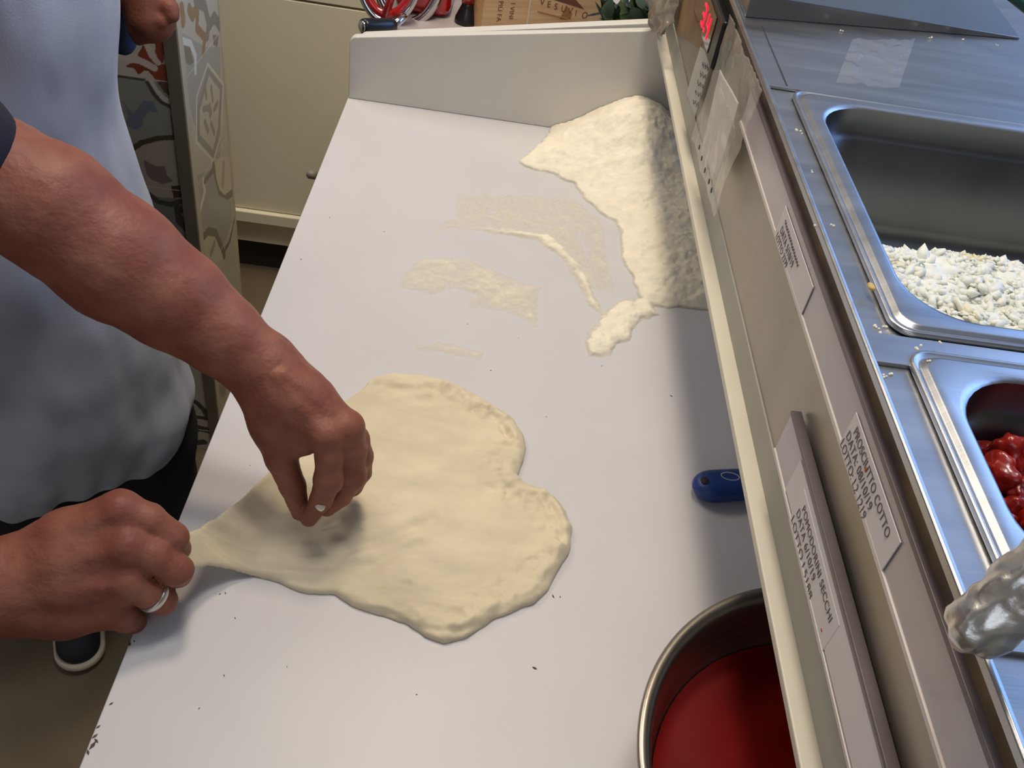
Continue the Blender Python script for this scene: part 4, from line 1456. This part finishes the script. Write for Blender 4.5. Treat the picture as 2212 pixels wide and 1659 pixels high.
mk('axle', *tube([hb2, hb2 + Vector((0.012, 0.03, 0.005)), hubp + Vector((0.01, 0, -0.08))], [0.007, 0.006, 0.006], 12), M['chrome'], sp, smooth=True)
mk('machine_body', *boxvf(-0.205, -0.10, 1.72, 1.95, 0.0005, 0.13), M['redg'], sp, bevel=0.02)

# ------------------------------------------------------------------ the cook
LD = lambda x, y, d_: D(x, y, d_)
z2 = lambda x, y, d_: D(380 + 0.2893 * x, 700 + 0.2893 * y, d_)
VD = RM @ Vector((0, 0, -1))
arm = Sdf()
elbow = LD(-250, 320, 0.655)
arm.chain([elbow, LD(-20, 385, 0.668), LD(110, 450, 0.68), LD(255, 562, 0.70), LD(378, 648, 0.715), LD(478, 722, 0.727), LD(556, 790, 0.735)],
          [0.045, 0.044, 0.0455, 0.0455, 0.0385, 0.0305, 0.0265], 0.012)
# back of the hand: four metacarpals fanning from the wrist
wr = LD(560, 795, 0.735)
mc = [LD(706, 940, 0.732), LD(751, 922, 0.742), LD(765, 950, 0.762), LD(768, 975, 0.785)]
for k, m_ in enumerate(mc):
    st = wr + Vector(((-0.006, 0.004, 0), (0, .004, 0), (0.004, 0.006, -0.004), (0.004, 0.008, -0.010))[k])
    arm.chain([st, st.lerp(m_, 0.5), m_], [0.0235, 0.0185, [0.0130, 0.0130, 0.012, 0.011][k]], 0.012)
arm.chain([LD(600, 860, 0.745), LD(655, 915, 0.750)], [0.026, 0.022], 0.012)
# index, middle, ring, little
arm.chain([mc[0], LD(712, 985, 0.737), LD(709, 1036, 0.748)], [0.0132, 0.0108, 0.0113], 0.005)
arm.chain([LD(709, 1036, 0.748), LD(694, 1080, 0.766)], [0.0113, 0.0098], 0.0025)
arm.chain([LD(694, 1080, 0.766), LD(667, 1119, 0.783)], [0.0098, 0.0078], 0.002)
arm.chain([mc[1], LD(762, 975, 0.752), LD(759, 1032, 0.768)], [0.0135, 0.0108, 0.0112], 0.004)
arm.chain([LD(759, 1032, 0.768), LD(738, 1070, 0.785), LD(706, 1096, 0.797)], [0.0112, 0.0096, 0.0078], 0.0022)
arm.chain([mc[2], LD(777, 985, 0.775), LD(776, 1020, 0.788)], [0.0125, 0.0105, 0.0105], 0.004)
arm.chain([LD(776, 1020, 0.788), LD(762, 1050, 0.803), LD(735, 1072, 0.812)], [0.0105, 0.0092, 0.0076], 0.0022)
arm.chain([mc[3], LD(776, 1005, 0.802), LD(768, 1030, 0.815)], [0.0108, 0.009, 0.0088], 0.004)
arm.chain([LD(768, 1030, 0.815), LD(752, 1050, 0.822)], [0.0088, 0.0072], 0.002)
# thumb
arm.chain([LD(578, 850, 0.742), LD(592, 915, 0.748), LD(606, 985, 0.756)], [0.021, 0.0185, 0.0135], 0.010)
arm.chain([LD(606, 985, 0.756), LD(632, 1050, 0.772)], [0.0135, 0.0112], 0.004)
arm.chain([LD(632, 1050, 0.772), LD(648, 1105, 0.788)], [0.0112, 0.0080], 0.003)
arm.chain([LD(600, 930, 0.752), LD(655, 955, 0.752)], [0.014, 0.010], 0.010)
# knuckle bumps, tendons, wrist bone
for q, r_ in ((mc[0] - VD * 0.003, 0.0118), (mc[1] - VD * 0.004, 0.0118), (LD(709, 1036, 0.7455), 0.0108), (LD(759, 1030, 0.766), 0.0105), (LD(588, 752, 0.729), 0.0085)):
    arm.chain([q, q + Vector((0.0005, 0, 0))], [r_, r_], 0.006)
for a_, b_ in ((LD(600, 815, 0.7145), mc[0] - VD * 0.009), (LD(612, 806, 0.7145), mc[1] - VD * 0.009)):
    arm.chain([a_, b_], [0.0025, 0.0025], 0.006)
skn = lambda P: 0.0004 * fbm(P, 0.009, 121, 3) + 0.0006 * noise3(P, 0.03, 125)
armL = arm.mesh(0.0020, noise=skn)

rz = lambda x, y, d_: D(0.28926 * x, 1000 + 0.28926 * y, d_)
ra = Sdf()
relb = LD(-520, 1380, 0.60)
ra.chain([relb, LD(-280, 1330, 0.635), LD(-120, 1290, 0.662), LD(0, 1268, 0.682)], [0.047, 0.045, 0.0365, 0.0315], 0.012)
rw = rz(0, 930, 0.682)
rmc = [rz(905, 350, 0.682), rz(960, 610, 0.679), rz(960, 880, 0.684), rz(880, 1110, 0.697)]
starts = [rz(60, 740, 0.684), rz(60, 860, 0.681), rz(60, 990, 0.683), rz(60, 1110, 0.690)]
for a_, b_, r_ in zip(starts, rmc, (0.0150, 0.0148, 0.0142, 0.0130)):
    ra.chain([a_, a_.lerp(b_, 0.5), b_], [0.0185, 0.0175, r_], 0.014)
ra.chain([rz(300, 850, 0.700), rz(800, 800, 0.704)], [0.024, 0.022], 0.014)
fi = [
    [(rmc[0], 0.0145), (rz(1110, 420, 0.687), 0.0120), (rz(1285, 560, 0.698), 0.0118)],
    [(rmc[1], 0.0140), (rz(1150, 690, 0.684), 0.0122), (rz(1315, 800, 0.696), 0.0120)],
    [(rmc[2], 0.0135), (rz(1090, 960, 0.692), 0.0116), (rz(1215, 1030, 0.706), 0.0112)],
    [(rmc[3], 0.0122), (rz(940, 1160, 0.706), 0.0102), (rz(1000, 1180, 0.722), 0.0096)],
]
curl = [
    [(rz(1320, 640, 0.716), 0.0100), (rz(1240, 700, 0.728), 0.0082)],
    [(rz(1335, 830, 0.718), 0.0100), (rz(1240, 830, 0.730), 0.0082)],
    [(rz(1230, 1040, 0.726), 0.0096), (rz(1140, 1010, 0.736), 0.0080)],
    [(rz(1000, 1160, 0.736), 0.0085), (rz(930, 1100, 0.742), 0.0072)],
]
for a_, c2 in zip(fi, curl):
    ra.chain([q for q, r_ in a_], [r_ for q, r_ in a_], 0.0032)
    ch = [a_[-1]] + c2
    ra.chain([q for q, r_ in ch], [r_ for q, r_ in ch], 0.0022)
ra.chain([rz(450, 700, 0.712), rz(800, 600, 0.724), rz(1050, 640, 0.732), rz(1230, 690, 0.742)], [0.016, 0.014, 0.0115, 0.0085], 0.008)
for q, r_ in ((rmc[0] - VD * .003, 0.013), (rmc[1] - VD * .0035, 0.0125), (rmc[2] - VD * .003, 0.0115), (rz(1285, 560, 0.696), 0.0108), (rz(1315, 800, 0.694), 0.011)):
    ra.chain([q, q + Vector((0.0005, 0, 0))], [r_, r_], 0.005)
for b_, a_ in zip(rmc[:3], starts[:3]):
    ra.chain([a_.lerp(b_, .35) - VD * 0.0150, b_ - VD * 0.0105], [0.002, 0.0028], 0.007)
armR = ra.mesh(0.0020, noise=skn)

# trunk, neck, head and legs, leaning over the counter; hands and arms grow out of the same body
Fd_ = Vector((0.479, -0.878, 0))
Ld_ = Vector((0.878, 0.479, 0))
hip = Vector((-0.635, 1.02, -0.02))
chest = Vector((-0.66, 0.93, 0.40))
shL = Vector((-0.59, 0.80, 0.48))
shR = Vector((-0.84, 0.72, 0.46))
neck = Vector((-0.62, 0.80, 0.56))
head = neck + Vector((0.06, -0.09, 0.13))
bd = Sdf()
bd.chain([hip, Vector((-0.65, 0.98, 0.18)), chest], [0.135, 0.125, 0.14], 0.05)
bd.chain([shL, (shL + shR) / 2 + Vector((0, 0, .02)), shR], [0.07, 0.10, 0.07], 0.05)
bd.chain([(shL + shR) / 2, neck], [0.09, 0.058], 0.04)
bd.chain([neck, head - Vector((0, 0, .03))], [0.056, 0.06], 0.03)
bd.chain([head, head + Fd_ * 0.035 + Vector((0, 0, -0.05))], [0.092, 0.055], 0.03)
bd.chain([head + Vector((0, 0, 0.03)) - Fd_ * .02, head], [0.095, 0.09], 0.02)
bd.chain([head + Fd_ * 0.088 + Vector((0, 0, 0.01)), head + Fd_ * 0.108 + Vector((0, 0, -0.03))], [0.008, 0.014], 0.012)
for s in (-1, 1):
    bd.chain([head + Ld_ * s * 0.088 + Vector((0, 0, -.01)), head + Ld_ * s * 0.095 + Vector((0, 0, -.045))], [0.014, 0.010], 0.008)
bd.chain([shL, elbow], [0.058, 0.046], 0.03)
bd.chain([elbow, LD(-20, 385, 0.668)], [0.044, 0.040], 0.01)
bd.chain([shR, relb], [0.058, 0.047], 0.03)
bd.chain([relb, LD(-280, 1330, 0.635)], [0.045, 0.043], 0.01)
footL = Vector((-0.50, 1.02, -0.86))
footR = Vector((-0.655, 0.99, -0.86))
for s, ft_ in ((1, footL), (-1, footR)):
    h_ = hip + Ld_ * s * 0.085 + Vector((0, 0, -0.06))
    kn = h_.lerp(ft_, 0.48) + Fd_ * 0.02
    bd.chain([h_, kn, ft_], [0.085, 0.058, 0.040], 0.03)
    bd.chain([ft_ + Vector((0, 0, -0.0)), ft_ + Fd_ * .03 + Vector((0, 0, -0.006))], [0.030, 0.024], 0.02)
bodyV = bd.mesh(0.0075)
cook = empty('person', (-0.6, 0.95, -0.9))
tag(cook, 'cook in a white apron stretching the dough with both hands', 'person')
V, Q = catvf([bodyV, armL, armR])
mk('body', V, Q, M['skin'], cook, smooth=True)

# head hair, eyes, mouth (kept small: the head is above the frame)
hr = Sdf()
hr.chain([head + Vector((0, 0, 0.055)) - Fd_ * .03, head + Vector((0, 0, 0.0)) - Fd_ * .05], [0.088, 0.075], 0.02)
V, Q = hr.mesh(0.008)
mk('hair', V, Q, M['hair'], cook, smooth=True)
for s in (-1, 1):
    e_ = head + Fd_ * 0.078 + Ld_ * s * 0.032 + Vector((0, 0, 0.005))
    mk('eye', *lathe([(0, -0.008), (0.008, -0.003), (0.009, 0), (0.008, 0.003), (0, 0.008)], e_, 12), M['paper'], cook, smooth=True)
m0 = head + Fd_ * 0.094 + Vector((0, 0, -0.062))
mk('mouth', *tube([m0 - Ld_ * 0.022 - Fd_ * .008, m0, m0 + Ld_ * 0.022 - Fd_ * .008], [0.002, 0.005, 0.002], 8), M['pink'], cook, smooth=True)

# T-shirt
ts = Sdf()
ts.chain([hip + Vector((0, 0, 0.02)), Vector((-0.65, 0.98, 0.18)), chest], [0.141, 0.133, 0.148], 0.05)
ts.chain([shL, (shL + shR) / 2 + Vector((0, 0, .01)), shR], [0.078, 0.105, 0.078], 0.05)
ts.chain([shL, shL.lerp(elbow, 0.82)], [0.068, 0.060], 0.03)
ts.chain([shR, shR.lerp(relb, 0.55)], [0.068, 0.064], 0.03)
V, Q = ts.mesh(0.0075)
mk('t_shirt', V, Q, M['navy'], cook, smooth=True)
# sleeve hem seen at the left border
a_ = shL.lerp(elbow, 0.80)
b_ = LD(-128, 322, 0.640)
slv = Sdf()
slv.chain([a_, b_], [0.060, 0.052], 0.01)
V, Q = slv.mesh(0.004)
mk('sleeve', V, Q, M['navy'], cook, smooth=True)

# trousers
tr = Sdf()
tr.chain([hip + Vector((0, 0, 0.02)), hip + Vector((0, 0, -0.08))], [0.143, 0.13], 0.04)
for s, ft_ in ((1, footL), (-1, footR)):
    h_ = hip + Ld_ * s * 0.085 + Vector((0, 0, -0.06))
    kn = h_.lerp(ft_, 0.48) + Fd_ * 0.02 + Ld_ * (0.02 if s > 0 else 0)
    tr.chain([h_, kn, ft_ + Vector((0, 0, 0.05))], [0.105, 0.088, 0.070], 0.03)
V, Q = tr.mesh(0.008, noise=lambda P: 0.006 * noise3(P, 0.08, 7))
mk('trousers', V, Q, M['black'], cook, smooth=True)

# apron: a cloth sheet wrapped round the front of the body
rows = [(0.52, 0.165, 0.13), (0.36, 0.205, 0.15), (0.226, 0.203, 0.150), (0.115, 0.180, 0.140), (0.03, 0.190, 0.145), (-0.043, 0.205, 0.150), (-0.16, 0.210, 0.148), (-0.29, 0.214, 0.145), (-0.375, 0.232, 0.142), (-0.43, 0.212, 0.140), (-0.475, 0.178, 0.132)]
AC = Vector((-0.61, 0.95, 0))
nu, nv = 120, 110
zz_ = np.linspace(0, len(rows) - 1, nv)
Ar = np.array(rows)
Rz_ = np.stack([np.interp(zz_, range(len(rows)), Ar[:, k]) for k in range(3)], -1)
ker = np.ones(7) / 7
for k in range(3):
    pad_ = np.concatenate([np.repeat(Rz_[:1, k], 3), Rz_[:, k], np.repeat(Rz_[-1:, k], 3)])
    Rz_[:, k] = np.convolve(pad_, ker, 'valid')
th = np.radians(np.linspace(-12, 192, nu))
V = np.zeros((nu, nv, 3))
for j in range(nv):
    z, a, b = Rz_[j]
    t_ = j / (nv - 1)
    hemw = t_ ** 3
    a2 = a + 0.0
    wv = 0.004 * hemw * np.sin(th * 11 + 1.0) + 0.003 * hemw * np.sin(th * 23 + 2) + 0.004 * np.sin(th * 5 + z * 18)
    zz = z + 0.030 * hemw * np.clip(np.sin(th), 0, 1) + 0.003 * hemw * np.sin(th * 7)
    V[:, j, 0] = AC.x + Ld_.x * (a2 + wv * .3) * np.cos(th) + Fd_.x * (b + wv) * np.sin(th)
    V[:, j, 1] = AC.y + Ld_.y * (a2 + wv * .3) * np.cos(th) + Fd_.y * (b + wv) * np.sin(th)
    V[:, j, 2] = zz
nzv = fbm(V * np.array([1, 1, 0.45]), 0.09, 131, 3)
V += (np.array(Fd_)[None, None] * 0.010 + np.array(Ld_)[None, None] * 0.004) * nzv[..., None]
i = np.arange(nu * nv).reshape(nu, nv)
F = np.stack([i[:-1, :-1], i[:-1, 1:], i[1:, 1:], i[1:, :-1]], -1).reshape(-1, 4)
o = mk('apron', V.reshape(-1, 3), F, M['apron'], cook, smooth=True)
s_ = o.modifiers.new('thickness', 'SOLIDIFY')
s_.thickness = 0.0015

# shoes
for nm, ft_, dirv in (('shoe', footR, Vector((0.28, -0.96, 0))), ('shoe', footL, Vector((0.3, -0.95, 0)))):
    toe = ft_ + dirv.normalized() * 0.150
    toe.z = -0.862
    if ft_ is footR:
        toe = Vector((-0.603, 0.873, -0.862))
    heel = ft_ - (toe - ft_).normalized() * 0.06
    heel.z = -0.855
    s1 = Sdf()
    s1.chain([heel, ft_.lerp(toe, .3) + Vector((0, 0, -0.01)), toe], [0.036, 0.040, 0.036], 0.02, flat=((0, 0, 1), 0.95))
    s1.chain([ft_ + Vector((0, 0, 0.03)), ft_], [0.045, 0.045], 0.02)
    V, Q = s1.mesh(0.004)
    V[:, 2] = np.maximum(V[:, 2], -0.885)
    so = mk(nm, V, Q, M['shoe'], cook, smooth=True)
    s2 = Sdf()
    lowz = Vector((0, 0, -0.885))
    P_ = [Vector((q.x, q.y, -0.880)) for q in (heel, ft_.lerp(toe, .3), toe)]
    s2.chain(P_, [0.041, 0.044, 0.0425], 0.015, flat=((0, 0, 1), 0.5))
    V, Q = s2.mesh(0.003)
    V[:, 2] = np.clip(V[:, 2], -0.8995, -0.873)
    mk('sole', V, Q, M['sole'], so, smooth=True)

# wedding ring on the third finger of the near hand
f0, f1 = fi[2][1][0], fi[2][2][0]
dr = (f1 - f0).normalized()
cen = f0.lerp(f1, 0.42)
u_ = dr.orthogonal().normalized()
v_ = dr.cross(u_)
mk('wedding_ring', *ring_path([cen + (u_ * math.cos(t) + v_ * math.sin(t)) * 0.0121 for t in np.linspace(0, 2 * math.pi, 48, endpoint=False)], (0.0011, 0.0030)), M['silver'], cook, smooth=True)
# flour dab on the index finger
fdp = LD(693, 1093, 0.7575)
tv2 = iv * np.array([0.0042, 0.0042, 0.0030]) * (1 + 0.5 * noise3(iv, 0.5, 9)[:, None])
mk('flour_dab', tv2 + np.array(fdp), iff, M['flour'], cook, smooth=True)

# ------------------------------------------------------------------ second person passing behind
p2 = empty('person', (-0.86, 1.22, -0.9))
tag(p2, 'person in blue behind the cook, lowered forearm seen before the tiles', 'person')
b2 = Sdf()
bx, by = -0.90, 1.22
b2.chain([(bx, by, 0.0), (bx - .02, by, 0.30), (bx - .02, by, 0.44)], [0.12, 0.12, 0.13], 0.05)
b2.chain([(bx + 0.17, by, 0.50), (bx - .18, by, 0.50)], [0.06, 0.06], 0.05)
b2.chain([(bx, by, 0.50), (bx, by, 0.62)], [0.06, 0.055], 0.04)
b2.chain([(bx, by - .01, 0.74), (bx, by - .03, 0.68)], [0.095, 0.065], 0.03)
for s in (-1, 1):
    b2.chain([(bx + s * .085, by, -0.05), (bx + s * .09, by, -0.45), (bx + s * .09, by, -0.86)], [0.085, 0.055, 0.04], 0.03)
    b2.chain([(bx + s * .09, by, -0.865), (bx + s * .09, by - 0.14, -0.872)], [0.030, 0.024], 0.02)
b2.chain([(bx - .19, by, 0.48), (bx - .23, by, 0.2), (bx - .22, by - .05, -0.04)], [0.05, 0.04, 0.028], 0.02)
b2.chain([(bx - .22, by - .05, -0.04), (bx - .22, by - .06, -0.12)], [0.03, 0.026], 0.02)
el2 = Vector((bx + 0.20, by + 0.0, 0.22))
wr2 = at(318, -10, 1, 1.20)
hn2 = at(325, 38, 1, 1.19)
b2.chain([(bx + 0.17, by, 0.48), el2, wr2], [0.05, 0.042, 0.030], 0.02)
V1 = b2.mesh(0.010)
h2 = Sdf()
h2.chain([wr2 + Vector((0, 0, .03)), wr2, hn2], [0.030, 0.030, 0.032], 0.015)
for k in range(4):
    a_ = at(300 + k * 16, 45, 1, 1.185 - 0.004 * k)
    b_ = at(296 + k * 15, 68 - 3 * k, 1, 1.175)
    c2 = at(300 + k * 13, 84 - 4 * k, 1, 1.185)
    h2.chain([a_, b_, c2], [0.0115, 0.0105, 0.0085], 0.004)
h2.chain([at(345, 10, 1, 1.19), at(366, 18, 1, 1.18), at(372, 34, 1, 1.175)], [0.014, 0.011, 0.009], 0.005)
V2 = h2.mesh(0.003)
V, Q = catvf([V1, V2])
mk('body', V, Q, M['skin'], p2, smooth=True)
s3 = Sdf()
s3.chain([(bx, by, -0.03), (bx - .02, by, 0.30), (bx - .02, by, 0.44)], [0.135, 0.135, 0.145], 0.05)
s3.chain([(bx + 0.17, by, 0.50), (bx - .18, by, 0.50)], [0.07, 0.07], 0.05)
s3.chain([(bx + 0.17, by, 0.48), (bx + 0.19, by, 0.30)], [0.06, 0.055], 0.03)
s3.chain([(bx - .19, by, 0.48), (bx - .22, by, 0.28)], [0.06, 0.055], 0.03)
q1, q2 = at(262, -20, 1, 1.24), at(266, 92, 1, 1.24)
s3.chain([Vector((bx + .12, by, 0.15)), q1, q2], [0.04, 0.022, 0.018], 0.02)
V, Q = s3.mesh(0.008)
mk('shirt', V, Q, M['denim'], p2, smooth=True)
t2 = Sdf()
t2.chain([(bx, by, 0.02), (bx, by, -0.05)], [0.13, 0.125], 0.04)
for s in (-1, 1):
    t2.chain([(bx + s * .08, by, -0.08), (bx + s * .085, by, -0.45), (bx + s * .09, by, -0.83)], [0.098, 0.075, 0.06], 0.03)
V, Q = t2.mesh(0.009)
mk('trousers', V, Q, M['navy'], p2, smooth=True)
hr = Sdf()
hr.chain([(bx, by + .02, 0.775), (bx, by + .03, 0.72)], [0.088, 0.075], 0.02)
V, Q = hr.mesh(0.009)
mk('hair', V, Q, M['hair'], p2, smooth=True)
